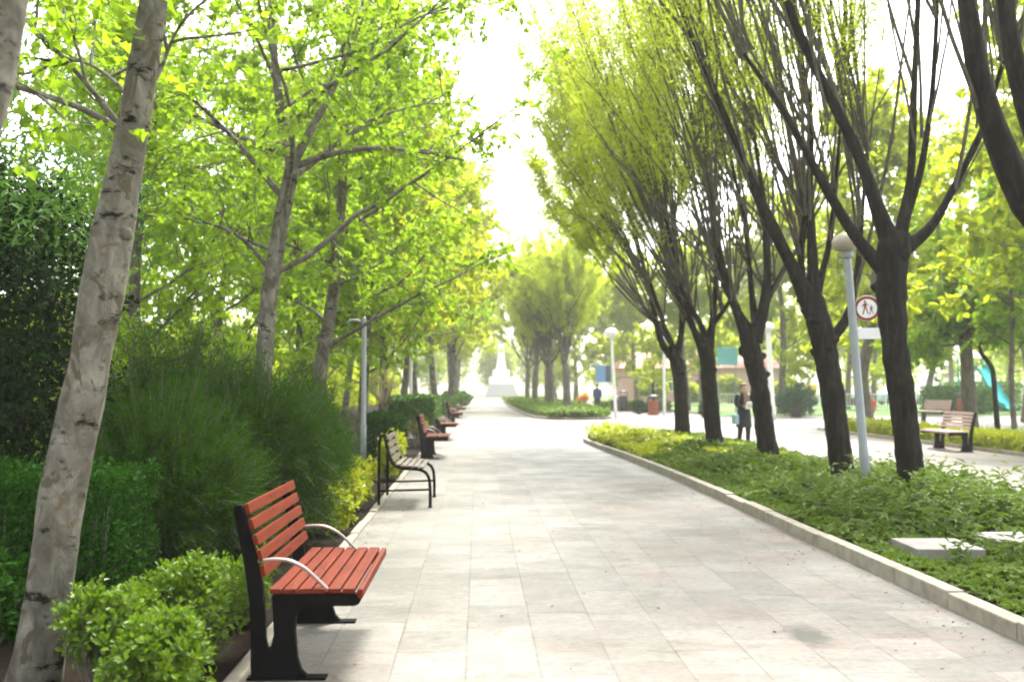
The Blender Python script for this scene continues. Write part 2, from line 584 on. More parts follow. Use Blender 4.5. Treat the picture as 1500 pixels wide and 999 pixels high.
    c = mixc(nt, r5.outputs['Color'], c, (.035, .034, .026))
    p = nd(nt, 'BsdfPrincipled')
    L(c, p.inputs['Base Color'])
    rr = ramp(nt, [(0.3, g(.42)), (0.7, g(.70))])
    L(n1.outputs['Fac'], rr.inputs['Fac'])
    L(rr.outputs['Color'], p.inputs['Roughness'])
    p.inputs['Specular IOR Level'].default_value = 0.42
    hgt = mixc(nt, 0.35, br.outputs['Fac'], n3.outputs['Fac'])
    b = nd(nt, 'Bump', i_Strength=0.35, i_Distance=-0.006)
    L(hgt, b.inputs['Height'])
    L(b.outputs['Normal'], p.inputs['Normal'])
    L(p.outputs[0], out.inputs['Surface'])
    return m


M['paving'] = paving_material()
M['lawn'] = solid('lawn', (.07, .15, .018), .95, 0, .4, 1.2, .8, 30)
M['earth'] = solid('park ground', (.07, .085, .03), .95, 0, .45, .6, .6, 20)

# ------------------------------------------------------------------ world and sun
SUN_EL, SUN_AZ = 58.0, 20.0          # azimuth measured from +Y towards +X
w = bpy.data.worlds.new('World')
scene.world = w
w.use_nodes = True
nt = w.node_tree
for n in list(nt.nodes):
    nt.nodes.remove(n)
sky = nt.nodes.new('ShaderNodeTexSky')
sky.sky_type = 'NISHITA'
sky.sun_disc = False
sky.sun_elevation = R(SUN_EL)
sky.sun_rotation = R(SUN_AZ)
sky.air_density = 1.0
sky.dust_density = 4.0
sky.ozone_density = 1.0
hs = nt.nodes.new('ShaderNodeHueSaturation')
hs.inputs['Saturation'].default_value = 0.22      # bright overcast: the blue is veiled
nt.links.new(sky.outputs[0], hs.inputs['Color'])
bg = nt.nodes.new('ShaderNodeBackground')
bg.inputs['Strength'].default_value = 0.13
nt.links.new(hs.outputs[0], bg.inputs['Color'])
wo = nt.nodes.new('ShaderNodeOutputWorld')
nt.links.new(bg.outputs[0], wo.inputs['Surface'])

sl = bpy.data.lights.new('sun', 'SUN')
sl.energy = 1.5
sl.angle = R(13)
sl.color = (1.0, .95, .86)
so = bpy.data.objects.new('sun', sl)
COL.objects.link(so)
dv = Vector((math.sin(R(SUN_AZ)) * math.cos(R(SUN_EL)), math.cos(R(SUN_AZ)) * math.cos(R(SUN_EL)), math.sin(R(SUN_EL))))
so.rotation_euler = dv.to_track_quat('Z', 'Y').to_euler()
so.location = dv * 40

vs_ = scene.view_settings
scene.display_settings.display_device = 'sRGB'
vs_.view_transform = 'Standard'
vs_.look = 'None'
vs_.exposure = 2.8
vs_.gamma = 1.0
cy = scene.cycles
cy.use_denoising = True
cy.max_bounces = 8
cy.diffuse_bounces = 4
cy.transmission_bounces = 4
cy.volume_bounces = 1
cy.use_adaptive_sampling = True
cy.adaptive_threshold = 0.015
cy.pixel_filter_type = 'BLACKMAN_HARRIS'
cy.filter_width = 1.9

rng = np.random.default_rng(11)


def unit(v):
    v = np.asarray(v, float)
    return v / (np.linalg.norm(v, axis=-1, keepdims=True) + 1e-9)


# ------------------------------------------------------------------ ground, paths, kerbs
def sheet(name, poly, z, mat, parent=None):
    G = Geo()
    G.add([(p[0], p[1], z) for p in poly], [[list(range(len(poly)))]])
    return G.build(name, mat, parent)


tag(sheet('ground', [(-400, -60), (400, -60), (400, 900), (-400, 900)], -0.012, M['earth']), kind='structure')
XL, XK, XI, XR = -1.27, 3.45, 6.95, 12.3
tag(sheet('paved_walk', [(XL, -6), (XR, -6), (XR, 37), (60, 37), (60, 54), (XR, 54), (XR, 118), (XL, 118)], 0.0, M['paving']), kind='structure')
tag(sheet('planting_bed', [(-9, -6), (XL - .10, -6), (XL - .10, 118), (-9, 118)], 0.02, M['soil']), kind='structure')
tag(sheet('lawn', [(XR + .12, -6), (90, -6), (90, 36.9), (XR + .12, 36.9)], 0.02, M['lawn']), kind='structure')
tag(sheet('lawn', [(XR + .12, 54.1), (90, 54.1), (90, 140), (XR + .12, 140)], 0.02, M['lawn']), kind='structure')


def kerb_run(G, pts, h=0.12, wd=0.13, seg=0.95, seed=3):
    """individual kerb stones laid along a polyline, inner side to the left of travel."""
    rr = random.Random(seed)
    pts = [np.array(p, float) for p in pts]
    d = [0]
    for a, b in zip(pts, pts[1:]):
        d.append(d[-1] + np.linalg.norm(b - a))
    P = np.array(pts)

    def ev(t):
        return np.array([np.interp(t, d, P[:, 0]), np.interp(t, d, P[:, 1])])
    t = 0
    while t < d[-1] - .05:
        e = min(t + seg, d[-1])
        a, b = ev(t + .007), ev(e - .007)
        v = b - a
        L = np.linalg.norm(v)
        an = math.atan2(v[1], v[0])
        j = rr.uniform(-.012, .010)
        rot = np.array(Matrix.Rotation(an, 3, 'Z')) @ np.array(Matrix.Rotation(rr.uniform(-.03, .03), 3, 'X'))
        G.bevel_box(0, L, -wd / 2, wd / 2, -.08, h + j, .012, rot, (a[0], a[1], 0))
        t = e


# near island outline (counter-clockwise from front right)
isl_left = [(XK, -5), (XK, 10), (3.46, 17), (3.30, 22), (3.12, 26), (3.04, 28.5)]
arc = [(3.10, 29.9), (3.45, 31.2), (4.2, 32.0), (5.3, 32.3), (6.2, 32.0), (6.75, 31.2), (XI, 30)]
K = Geo()
kerb_run(K, isl_left + arc + [(XI, 20), (XI, -5)])
tag(K.build('island_kerb', M['kerb']), kind='structure')
tag(sheet('island_soil', isl_left + arc + [(XI, -5)], 0.085, M['soil']), kind='structure')
far_isl = [(2.35, 100), (2.4, 82), (2.5, 66), (2.65, 56), (2.9, 50.5), (3.5, 48.3), (4.8, 47.9), (6.0, 48.3), (6.6, 50), (6.7, 60), (6.7, 100)]
K = Geo()
kerb_run(K, far_isl, seg=1.5)
tag(K.build('far_island_kerb', M['kerb']), kind='structure')
tag(sheet('far_island_soil', far_isl, 0.085, M['soil']), kind='structure')
K = Geo()
kerb_run(K, [(XL - .05, -6), (XL - .05, 118)], h=.028, wd=.09)
tag(K.build('bed_edging', M['kerb']), kind='structure')
K = Geo()
kerb_run(K, [(XR + .06, 36.9), (XR + .06, -6)], h=.09, wd=.11)
kerb_run(K, [(XR + .06, 118), (XR + .06, 54.1)], h=.09, wd=.11, seg=1.5)
tag(K.build('lawn_kerb', M['kerb']), kind='structure')


# ------------------------------------------------------------------ ground cover
def inside(poly, x, y):
    poly = np.array(poly)
    c = np.zeros(len(x), bool)
    n = len(poly)
    j = n - 1
    for i in range(n):
        xi, yi = poly[i]
        xj, yj = poly[j]
        m = ((yi > y) != (yj > y)) & (x < (xj - xi) * (y - yi) / (yj - yi + 1e-12) + xi)
        c ^= m
        j = i
    return c


def vnoise(x, y, s, seed):
    r = np.random.default_rng(seed)
    t = r.random((64, 64))
    xs, ys = x / s, y / s
    xi, yi = np.floor(xs).astype(int), np.floor(ys).astype(int)
    fx, fy = xs - xi, ys - yi
    fx, fy = fx * fx * (3 - 2 * fx), fy * fy * (3 - 2 * fy)
    a = lambda i, j: t[(xi + i) % 64, (yi + j) % 64]
    return (a(0, 0) * (1 - fx) + a(1, 0) * fx) * (1 - fy) + (a(0, 1) * (1 - fx) + a(1, 1) * fx) * fy


def ground_cover(name, poly, xr, yr, nst, hfun, leaf, mat, seed, excl=(), ysize=None, base=0.085):
    r = np.random.default_rng(seed)
    x = r.uniform(*xr, nst)
    y = yr[0] + (yr[1] - yr[0]) * r.random(nst) ** 1.35      # denser towards the viewer end
    ok = inside(poly, x, y)
    for (ex0, ex1, ey0, ey1) in excl:
        ok &= ~((x > ex0) & (x < ex1) & (y > ey0) & (y < ey1))
    x, y = x[ok], y[ok]
    h = hfun(x, y) * r.uniform(.55, 1.1, len(x))
    k = 9
    n = len(x)
    t = r.uniform(.15, 1.0, (n, k))
    az = r.uniform(0, 2 * np.pi, (n, 1)) + np.arange(k)[None] * 2.4
    lean = r.normal(0, .22, (n, 1, 2))
    O = np.zeros((n, k, 3))
    O[..., 0] = x[:, None] + lean[..., 0] * t * h[:, None]
    O[..., 1] = y[:, None] + lean[..., 1] * t * h[:, None]
    O[..., 2] = base + t * h[:, None]
    el = r.uniform(.0, .9, (n, k))
    D = np.stack([np.cos(az) * np.cos(el), np.sin(az) * np.cos(el), np.sin(el)], -1)
    Nn = np.array([0, 0, 1.0]) + r.normal(0, .35, (n, k, 3))
    sc = np.interp(y, *ysize)[:, None] if ysize else .06
    S = sc * r.uniform(.7, 1.3, (n, k))
    G = Geo()
    G.leaves(leaf, O.reshape(-1, 3), D.reshape(-1, 3), Nn.reshape(-1, 3), S.ravel())
    return tag(G.build(name, mat), kind='stuff')


isl_poly = [(a + .13 if a < 5 else a - .13, b - (.1 if b > 29 else 0)) for a, b in isl_left + arc + [(XI, -5)]]
slab1 = (gr(1288, 806, .17), gr(1372, 806, .17))


def cover_h(x, y):
    n = vnoise(x, y, 1.1, 5) * .6 + vnoise(x, y, .45, 6) * .4
    edge = np.clip((x - 3.6) / .9, 0.0, 1)
    far = np.interp(y, [5, 9.5, 11, 15, 19, 30], [.17, .22, .46, .38, .24, .20])
    far = far * np.where(y > 16, np.interp(x, [5.4, 6.3], [1, .4]), 1)
    return far * np.clip(2.6 * (n - .26), .10, 1.25) * (.12 + .88 * edge)


EX = [(3.82, 4.62, 8.75, 9.7), (4.72, 5.6, 9.1, 10.1)]
tag(ground_cover('ground_cover', isl_poly, (3.4, 7.0), (4.5, 32.2), 15500, cover_h, T_OVAL, M['leaf_cover'], 21, EX, ([5, 12, 30], [.05, .075, .12])),
    'low leafy green ground cover filling the tree island', 'ground cover')
tag(ground_cover('taller_cover', isl_poly, (3.9, 7.0), (8.5, 31), 1500, lambda x, y: (.15 + .45 * np.clip(2.2 * vnoise(x, y, .9, 14) - .7, 0, 1)) * np.interp(y, [8, 12, 18, 30], [.8, 1.1, .5, .15]), T_LANCE, M['leaf_cover2'], 26, EX, ([5, 12, 30], [.09, .13, .18])),
    'paler long leaved plants standing up out of the ground cover', 'ground cover')
tag(ground_cover('golden_cover', isl_poly, (3.1, 6.9), (21.5, 32.2), 3600, lambda x, y: .30 * (.5 + vnoise(x, y, .8, 31)) * np.interp(y, [21.5, 25], [.4, 1.0]) * np.clip((6.0 - x) / 1.2, .15, 1), T_OVAL, M['leaf_yellow'], 27, (), ([20, 32], [.10, .12])),
    'bright yellow green low plants on the far tip of the near island', 'ground cover')
fi_poly = [(a + .15 if a < 4 else a - .15, b + (.15 if b < 52 else 0)) for a, b in far_isl]
tag(ground_cover('ground_cover', fi_poly, (2.3, 6.8), (47.8, 100), 4200, lambda x, y: .25 + .25 * vnoise(x, y, 1.5, 9), T_OVAL, M['leaf_euonymus'], 22, (), ([48, 100], [.17, .28])),
    'low leafy ground cover on the far tree island', 'ground cover')


# bare trampled grass on the near end of the island
def grass(name, poly, xr, yr, n, h, mat, seed, base=.085, size=(.8, 1.3)):
    r = np.random.default_rng(seed)
    x, y = r.uniform(*xr, n), r.uniform(*yr, n)
    ok = inside(poly, x, y)
    x, y = x[ok], y[ok]
    n = len(x)
    O = np.column_stack([x, y, np.full(n, base)])
    D = np.column_stack([r.normal(0, .5, n), r.normal(0, .5, n), np.ones(n)])
    Nn = r.normal(0, 1, (n, 3))
    Nn[:, 2] *= .2
    G = Geo()
    G.leaves(T_BLADE, O, D, Nn, h * r.uniform(*size, n))
    return tag(G.build(name, mat), kind='stuff')


tag(grass('grass', isl_poly, (3.5, 6.9), (5, 13), 9000, .08, M['leaf_grass'], 4), 'short grass between the paving slabs and the kerb', 'grass')


# ------------------------------------------------------------------ trees
def path(r, p, d, L, n, wig=.12, up=.0, lean=(0, 0, 0)):
    P = [np.array(p, float)]
    d = unit(d)
    st = L / (n - 1)
    for i in range(n - 1):
        d = unit(d + r.normal(0, wig, 3) * .5 + np.array([0, 0, up]) / (n - 1) + np.array(lean) / (n - 1))
        P.append(P[-1] + d * st)
    return np.array(P)


def resample(pts, rad, n):
    pts = np.array(pts, float)
    d = np.concatenate([[0], np.cumsum(np.linalg.norm(np.diff(pts, axis=0), axis=1))])
    t = np.linspace(0, d[-1], n)
    # Catmull-like smoothing by dense interpolation + box filter
    q = np.stack([np.interp(t, d, pts[:, i]) for i in range(3)], 1)
    for _ in range(2):
        q[1:-1] = (q[:-2] + 2 * q[1:-1] + q[2:]) / 4
    return q, np.interp(t, d, rad)


def knobbly(r, n, amp):
    x = r.normal(0, 1, n + 4)
    x = np.convolve(x, [.25, .5, .5, .25], 'same')[2:-2]
    return 1 + amp * x


def trunk_tube(G, r, pts, rad, sides=14, amp=.05, n=None):
    n = n or max(12, int(len(pts) * 6))
    P, Q = resample(pts, rad, n)
    Q = Q * knobbly(r, n, amp)
    # flutes: uneven cross-section by vertex jitter
    base = len(G.v)
    G.tubes(P[None], Q[None], sides, True)
    V = G.v[-1].reshape(n, sides, 3)
    a = np.arange(sides) / sides * 2 * np.pi
    ph = r.uniform(0, 6.28, 3)
    prof = 1 + amp * 1.2 * (np.sin(2 * a + ph[0]) + .6 * np.sin(3 * a + ph[1]) + .4 * np.sin(5 * a + ph[2])) + r.normal(0, amp * .35, (n, sides))
    V[:] = P[:, None] + (V - P[:, None]) * prof[..., None]
    G.v[-1] = V.reshape(-1, 3)
    return P, Q


def leafy_twigs(r, G_l, leaf, paths, per, size, droop=.25, t0=.15, fan=.9, jit=.02):
    """paths (B,N,3); place leaves along each."""
    P = np.asarray(paths)
    B, N, _ = P.shape
    t = t0 + (1 - t0) * r.random((B, per))
    f = t * (N - 1)
    i = np.minimum(f.astype(int), N - 2)
    u = (f - i)[..., None]
    bi = np.arange(B)[:, None]
    a, b = P[bi, i], P[bi, i + 1]
    O = a * (1 - u) + b * u + r.normal(0, jit, (B, per, 3))
    T = unit(b - a)
    rnd = r.normal(0, 1, (B, per, 3))
    D = T * .6 + unit(rnd) * fan + np.array([0, 0, -droop])
    Nn = np.array([0, 0, 1.0]) + r.normal(0, .6, (B, per, 3))
    S = size * r.uniform(.6, 1.25, (B, per))
    G_l.leaves(leaf, O.reshape(-1, 3), D.reshape(-1, 3), Nn.reshape(-1, 3), S.ravel())


def broadleaf(seed, trunk, rad, limbs=(), z_from=2.6, n_limb=20, limb_len=2.6, sub=6, twigs=6, per=9, size=.12, bias=(0, 0, 0), leaf=T_PLANE,
              elev=(10, 50), sides=14, rise=.35, lsub=1.2, rlimb=.75, knots=()):
    """wood and leaf geometry of a broad-leaved tree, coordinates relative to the first trunk point."""
    r = np.random.default_rng(seed)
    W, Lf = Geo(), Geo()
    o = np.array(trunk[0], float)
    tr = [np.array(p, float) - o for p in trunk]
    P, Q = trunk_tube(W, r, tr, rad, sides, .04 if sides < 20 else .03, None if sides < 20 else 90)
    for (f, a) in knots:                              # healed branch scars standing proud of the bark
        i = int(f * (len(P) - 1))
        d = np.array([math.cos(a), -abs(math.sin(a)), 0])
        W.tube([P[i] + d * Q[i] * .7, P[i] + d * Q[i] * 1.0 + np.array([0, 0, .012]), P[i] + d * Q[i] * 1.08 + np.array([0, 0, .02])], [Q[i] * .5, Q[i] * .30, Q[i] * .12], 10)
    mains = []
    for (pts, r0, r1) in limbs:
        q, rr = resample([np.array(p, float) - o for p in pts], np.linspace(r0, r1, len(pts)), 10)
        mains.append((q, rr))
    zs = P[:, 2]
    H = zs[-1]
    for k in range(n_limb):
        z = z_from + (H - z_from) * ((k + r.random() * .6) / n_limb) ** .9
        i = int(np.argmin(np.abs(zs - z)))
        az = k * 2.4 + r.normal(0, .3)
        el = R(r.uniform(*elev))
        f = (z - z_from) / (H - z_from + 1e-6)
        L = limb_len * (1.0 - .55 * f) * r.uniform(.75, 1.2)
        d = np.array([math.cos(az) * math.cos(el), math.sin(az) * math.cos(el), math.sin(el)]) + np.array(bias)
        q = path(r, P[i], d, L, 10, .22, rise)
        r0 = min(Q[i] * .5, (.018 * L + .01) * rlimb)
        mains.append((q, np.linspace(r0, .007, 10)))
    W.tubes(np.array([m[0] for m in mains]), np.array([m[1] for m in mains]), 6)
    subs, tw = [], []
    for q, rr in mains:
        L = np.linalg.norm(q[-1] - q[0])
        for s in range(sub):
            t = .25 + .75 * (s + r.random()) / sub
            i = min(int(t * 9), 8)
            d = unit(q[i + 1] - q[i]) * .6 + unit(r.normal(0, 1, 3)) * .75 + np.array([0, 0, .15])
            subs.append(path(r, q[i], d, lsub * r.uniform(.5, 1.1) * (.6 + .2 * L / 2), 6, .25, .1))
    subs = np.array(subs)
    W.tubes(subs, np.repeat(np.linspace(.011, .004, 6)[None], len(subs), 0), 4)
    for q in subs:
        for s in range(twigs):
            i = r.integers(1, 5)
            d = unit(q[i + 1] - q[i]) * .6 + unit(r.normal(0, 1, 3)) * .8
            tw.append(path(r, q[i], d, r.uniform(.25, .55), 4, .25, -.1))
    tw = np.array(tw)
    W.tubes(tw, np.repeat(np.linspace(.004, .002, 4)[None], len(tw), 0), 3)
    leafy_twigs(r, Lf, leaf, tw, per, size)
    return W, Lf


def pollard(seed, trunk, rad, limbs=None, n_limb=5, lean=(-.45, 0, 0), shoots=8, slen=(4, 7.5), twigs=9, per=60, size=.085, bark_sides=14, limb_len=(1.2, 2.2), leaf=T_LANCE, lt0=.35, spread=.33, lscale=.8, xmin=None, tlen=(.4, 1.0)):
    r = np.random.default_rng(seed)
    W, Lf, Br = Geo(), Geo(), Geo()
    o = np.array(trunk[0], float)
    tr = [np.array(p, float) - o for p in trunk]
    rad = [q_ * .93 for q_ in rad]
    P, Q = trunk_tube(W, r, tr, rad, bark_sides, .05, 60 if bark_sides > 20 else None)
    for k in range(9 if bark_sides > 20 else 4):          # burrs round the pollard head
        a, z = r.uniform(0, 6.28), r.integers(int(len(P) * .62), len(P) - 1)
        d = np.array([math.cos(a), math.sin(a), r.uniform(-.2, .5)])
        W.tube([P[z] + d * Q[z] * .6, P[z] + d * Q[z] * 1.05, P[z] + d * Q[z] * r.uniform(1.18, 1.4)], [Q[z] * .5, Q[z] * .36, Q[z] * .12], 8)
    head = P[-2]
    mains = []
    if limbs:
        for (pts, r0, r1) in limbs:
            q, rr = resample([np.array(p, float) - o for p in pts], np.linspace(r0, r1, len(pts)), 22)
            q, rr = q[::1], rr * lscale * knobbly(r, 22, .07) * (1 + .55 * np.exp(-np.linspace(0, 9, 22)))
            mains.append((q, rr))
    for k in range(n_limb):
        az = k * 2 * math.pi / n_limb + r.normal(0, .35)
        el = R(r.uniform(48, 78))
        d = np.array([math.cos(az) * math.cos(el), math.sin(az) * math.cos(el), math.sin(el)]) + np.array(lean) * .5
        L = r.uniform(*limb_len)
        q = path(r, head + r.normal(0, .05, 3), d, L, 22, .10, .5)
        mains.append((q, np.linspace(Q[-2] * .5, .045, 22) * knobbly(r, 22, .08)))
    for q, rr in mains:
        W.tubes(q[None], rr[None], 8)
    # swollen pollard knobs
    sh, shr = [], []
    for q, rr in mains:
        dd = unit(q[-1] - q[-6])
        for s in range(shoots):
            i = 21 if s < shoots * .45 else r.integers(6, 21)
            d = dd * .55 + np.array([0, 0, .8]) + np.array(lean) * r.uniform(.4, 1.5) + r.normal(0, spread, 3)
            L = r.uniform(*slen)
            pp_ = path(r, q[i] + r.normal(0, .03, 3), d, L, 12, .07, .25, np.array(lean) * .1)
            if xmin is not None:
                lim_ = xmin - o[0] + r.uniform(-.2, 1.5) + ((pp_[:, 2] - 9.0) / 4.5) ** 2 * .9
                low = pp_[:, 0] < lim_
                pp_[:, 0] = np.where(low, lim_ + (pp_[:, 0] - lim_) * .30, pp_[:, 0])
            sh.append(pp_)
            r0 = r.uniform(.012, .036) * min(1, L / 5)
            shr.append(np.linspace(r0, .005, 12))
    sh, shr = np.array(sh), np.array(shr)
    Br.tubes(sh, shr, 5)
    tw = []
    for q in sh:
        L = np.linalg.norm(q[-1] - q[0])
        for s in range(twigs):
            t = lt0 + (1 - lt0) * (s + r.random()) / twigs
            i = min(int(t * 11), 10)
            d = unit(q[i + 1] - q[i]) * .9 + unit(r.normal(0, 1, 3)) * .55
            tw.append(path(r, q[i], d, r.uniform(*tlen), 6, .15, .0))
    tw = np.array(tw)
    Br.tubes(tw, np.repeat(np.linspace(.006, .002, 6)[None], len(tw), 0), 3)
    leafy_twigs(r, Lf, leaf, tw, per, size, .3, .05, .8, .09)
    return W, Lf, Br


def make_tree(name, WL, base, bark, leaf, label, cat='tree', group=None):
    t = empty(name, base, label, cat, group)
    WL[0].build('trunk', bark, t, True)
    WL[1].build('crown', leaf, t)
    if len(WL) > 2:
        WL[2].build('branches', M['bark_shoot'], t, True)
    return t


# ---- left row: plane trees ------------------------------------------------
Y1 = 5.55
tr = [gr(48, 1003), at(58, 960, Y1), at(75, 850, Y1), at(92, 720, Y1), at(127, 560, Y1), at(155, 400, Y1), at(183, 250, Y1), at(205, 130, Y1), at(226, 0, Y1), at(250, -170, Y1 + .1), at(262, -420, Y1 + .1), at(280, -800, Y1)]
rd = [.15, .128, .112, .118, .108, .112, .092, .080, .072, .062, .05, .022]
limbs = [([at(180, 195, Y1), at(150, 168, Y1), at(85, 145, Y1 - .1), at(0, 122, Y1 - .2), at(-140, 70, Y1 - .4)], .022, .010),
         ([at(180, 190, Y1), at(135, 130, Y1 + .1), at(85, 75, Y1 + .3), at(30, 22, Y1 + .5), at(-60, -60, Y1 + .7)], .017, .008),
         ([at(188, 140, Y1), at(160, 110, Y1 + .2), at(120, 88, Y1 + .5), at(60, 90, Y1 + .9)], .012, .005),
         ([at(205, 140, Y1), at(235, 110, Y1), at(250, 60, Y1 + .1), at(275, 20, Y1 + .1)], .014, .006)]
make_tree('plane_tree', broadleaf(1, tr, rd, limbs, 4.4, 9, 2.4, 5, 6, 9, .072, (.05, .15, 0), lsub=1.0, sides=28, knots=[(.36, .5), (.50, 2.4)]), tr[0], M['bark_plane'], M['leaf_plane'],
          'pale patchy barked plane tree leaning right at the left edge, nearest the camera', group='plane trees along the left bed')
Y2 = 12.0
tr = [gr(378, 770), at(384, 560, Y2), at(394, 430, Y2), at(414, 310, Y2), at(430, 240, Y2), at(412, 175, Y2), at(402, 90, Y2), at(398, 0, Y2), at(400, -120, Y2), at(405, -260, Y2)]
rd = [.13, .10, .098, .09, .085, .055, .045, .035, .022, .012]
limbs = [([at(430, 245, Y2), at(475, 226, Y2), at(540, 214, Y2 - .2), at(620, 222, Y2 - .3), at(680, 235, Y2 - .4)], .045, .012),
         ([at(432, 235, Y2), at(455, 190, Y2 + .2), at(490, 130, Y2 + .4), at(520, 60, Y2 + .6), at(540, -40, Y2 + .9)], .06, .015),
         ([at(415, 290, Y2), at(390, 262, Y2), at(355, 215, Y2 - .2), at(300, 160, Y2 - .5), at(250, 120, Y2 - .8)], .045, .012),
         ([at(398, 400, Y2), at(360, 350, Y2), at(320, 330, Y2 - .3), at(270, 320, Y2 - .6)], .03, .01)]
make_tree('plane_tree', broadleaf(2, tr, rd, limbs, 2.8, 19, 3.5, 7, 7, 12, .074, (.25, 0, 0), rlimb=.5, sides=20, knots=[(.35, 3.0), (.30, .5)]), tr[0], M['bark_plane'], M['leaf_plane'],
          'grey barked plane tree forking behind the feathery dark shrub', group='plane trees along the left bed')
Y3 = 17.0
tr = [gr(462, 706), at(468, 540, Y3), at(482, 470, Y3), at(492, 400, Y3), at(500, 300, Y3), at(505, 180, Y3), at(510, 20, Y3), at(515, -120, Y3)]
rd = [.15, .12, .11, .10, .08, .06, .04, .015]
W3 = broadleaf(3, tr, rd, (), 2.2, 26, 3.0, 7, 7, 13, .086, (.25, -.05, 0), rlimb=.5)
p3 = make_tree('plane_tree', W3, tr[0], M['bark_plane'], M['leaf_plane'], 'dark barked plane tree just left of the tall grey lamp post', group='plane trees along the left bed')


def straight(H, r0, bend, seed, n=7):
    r = np.random.default_rng(seed)
    z = np.linspace(0, H, n)
    x = np.cumsum(r.normal(0, bend, n)); x -= x[0]
    y = np.cumsum(r.normal(0, bend, n)); y -= y[0]
    q = np.column_stack([x, y, z])
    rad = r0 * np.interp(z / H, [0, .06, .3, .6, 1], [1.25, 1.0, .85, .55, .1])
    return q, rad


q, rad = straight(9.5, .11, .14, 31)
pB = make_tree('plane_tree', broadleaf(4, q, rad, (), 1.9, 28, 3.2, 8, 7, 12, .112, (.05, -.05, 0), rlimb=.5), (-2.6, 23, 0), M['bark_plane'], M['leaf_plane'],
               'plane tree with a low bright crown behind the pale pruned shrub', group='plane trees along the left bed')
q, rad = straight(9.8, .12, .10, 32)
pC = make_tree('lime_tree', broadleaf(5, q, rad, (), 1.9, 30, 3.3, 8, 7, 10, .18, leaf=T_OVAL, elev=(15, 60), rlimb=.5), (-2.8, 30, 0), M['bark_plane'], M['leaf_lime'],
               'yellow green lime tree behind the flat topped dark shrub', group='lime trees along the left bed')
q, rad = straight(7.0, .10, .12, 37)
pD = make_tree('bushy_tree', broadleaf(8, q, rad, (), 0.7, 28, 2.5, 7, 7, 12, .083, rlimb=.5, sides=8), (-4.6, 14.2, 0), M['bark_mid'], M['leaf_plane'],
               'low branched leafy tree right of the dark ivy mass, behind the leaning pale trunk', group='leafy trees deep in the left bed')
for (x, y, s, rz, src, lab) in [
        (-2.9, 38, 1.15, 1.3, pC, 'lime tree of the left bed behind the fourth bench'),
        (-2.7, 46, 1.2, 2.6, pB, 'plane tree of the left bed behind the fifth bench'),
        (-2.2, 56, 1.45, 4.1, pC, 'taller pale lime tree of the left bed beside the farthest red bench'),
        (-1.9, 67, 1.55, .5, pC, 'pale lime tree past the farthest red bench, third from the monument on the left'),
        (-1.9, 79, 1.6, 5.2, pC, 'pale lime tree second from the monument on the left side of the walk'),
        (-1.9, 95, 1.6, 3.3, pC, 'pale lime tree nearest the white monument on the left side of the walk'),
        (-4.4, 18.6, 1.05, .7, pD, 'leafy tree filling the gap between the two nearest forked trunks'),
        (-4.4, 23.5, 1.1, 4.4, pD, 'leafy tree behind the tall grey lamp post'),
        (-8.0, 24, 1.3, 1.9, pD, 'leafy tree deep in the left bed behind the dark barked plane'),
        (-4.8, 30, 1.15, 2.9, pD, 'leafy tree behind the pale pruned shrub'),
        (-6.4, 38, 1.2, 3.4, pC, 'yellow green tree deep in the left bed beyond the flat topped shrub'),
        (-5.0, 44, 1.2, 5.4, pD, 'leafy low tree beyond the slim pale lamp post'),
        (-7.0, 54, 1.3, 1.4, pC, 'yellow green tree farthest back in the depth of the left bed'),
        (-5.6, 64, 1.35, .3, pD, 'leafy low tree far down the left bed')]:
    copy_tree(src, (x, y, 0), rz, lab, s)
# trunk tip cutting the top left corner
tr = [np.array([-2.75, 3.45, 0]), np.array([-2.45, 3.5, 1.2]), at(-38, 200, 3.55), at(5, 30, 3.6), at(20, -60, 3.6), at(40, -300, 3.6), at(60, -900, 3.6)]
make_tree('plane_tree', broadleaf(7, tr, [.14, .11, .09, .075, .07, .06, .02], (), 3.9, 10, 2.4, 5, 5, 8, .12), tr[0], M['bark_plane'], M['leaf_plane'],
          'pale trunk crossing the very top left corner of the view', group='plane trees along the left bed')

# ---- right row: pollarded trees --------------------------------------------
PG = 'pollarded trees on the island'


def row_tree(seed, name_lab, pts, rad, limbs, Yd, **kw):
    base = pts[0].copy()
    WL = pollard(seed, pts, rad, limbs, **kw)
    t = make_tree('pollarded_tree', WL, base, M['bark_dark'], M['leaf_willow'], name_lab, group=PG)
    return t


Y = 12.2
tr = [at(1346, 762, Y), at(1338, 720, Y), at(1324, 600, Y), at(1310, 500, Y), at(1305, 420, Y), at(1310, 365, Y), at(1315, 340, Y)]
tr[0][2] = .0
rd = [.20, .165, .16, .165, .19, .22, .16]
lim = [([at(1300, 400, Y), at(1262, 360, Y), at(1235, 320, Y), at(1190, 240, Y), at(1150, 165, Y), at(1090, 80, Y + .3)], .11, .03),
       ([at(1310, 370, Y), at(1290, 320, Y), at(1260, 230, Y), at(1215, 140, Y), at(1170, 50, Y), at(1130, -60, Y)], .12, .055),
       ([at(1318, 350, Y), at(1335, 260, Y), at(1338, 150, Y), at(1345, 0, Y), at(1350, -120, Y)], .075, .035),
       ([at(1318, 350, Y + .1), at(1350, 250, Y + .2), at(1366, 140, Y + .3), at(1372, 30, Y + .4), at(1376, -100, Y + .4)], .06, .03),
       ([at(1325, 365, Y), at(1365, 335, Y), at(1400, 270, Y), at(1440, 190, Y), at(1470, 90, Y)], .085, .035)]
row_tree(41, 'thick dark pollarded tree beside the round red ringed sign', tr, rd, lim, Y, n_limb=0, shoots=16, slen=(2.5, 6), twigs=8, per=44, size=.07, lean=(-.16, 0, 0), spread=.24, xmin=2.2, lt0=.5, bark_sides=28)
Y = 15.6
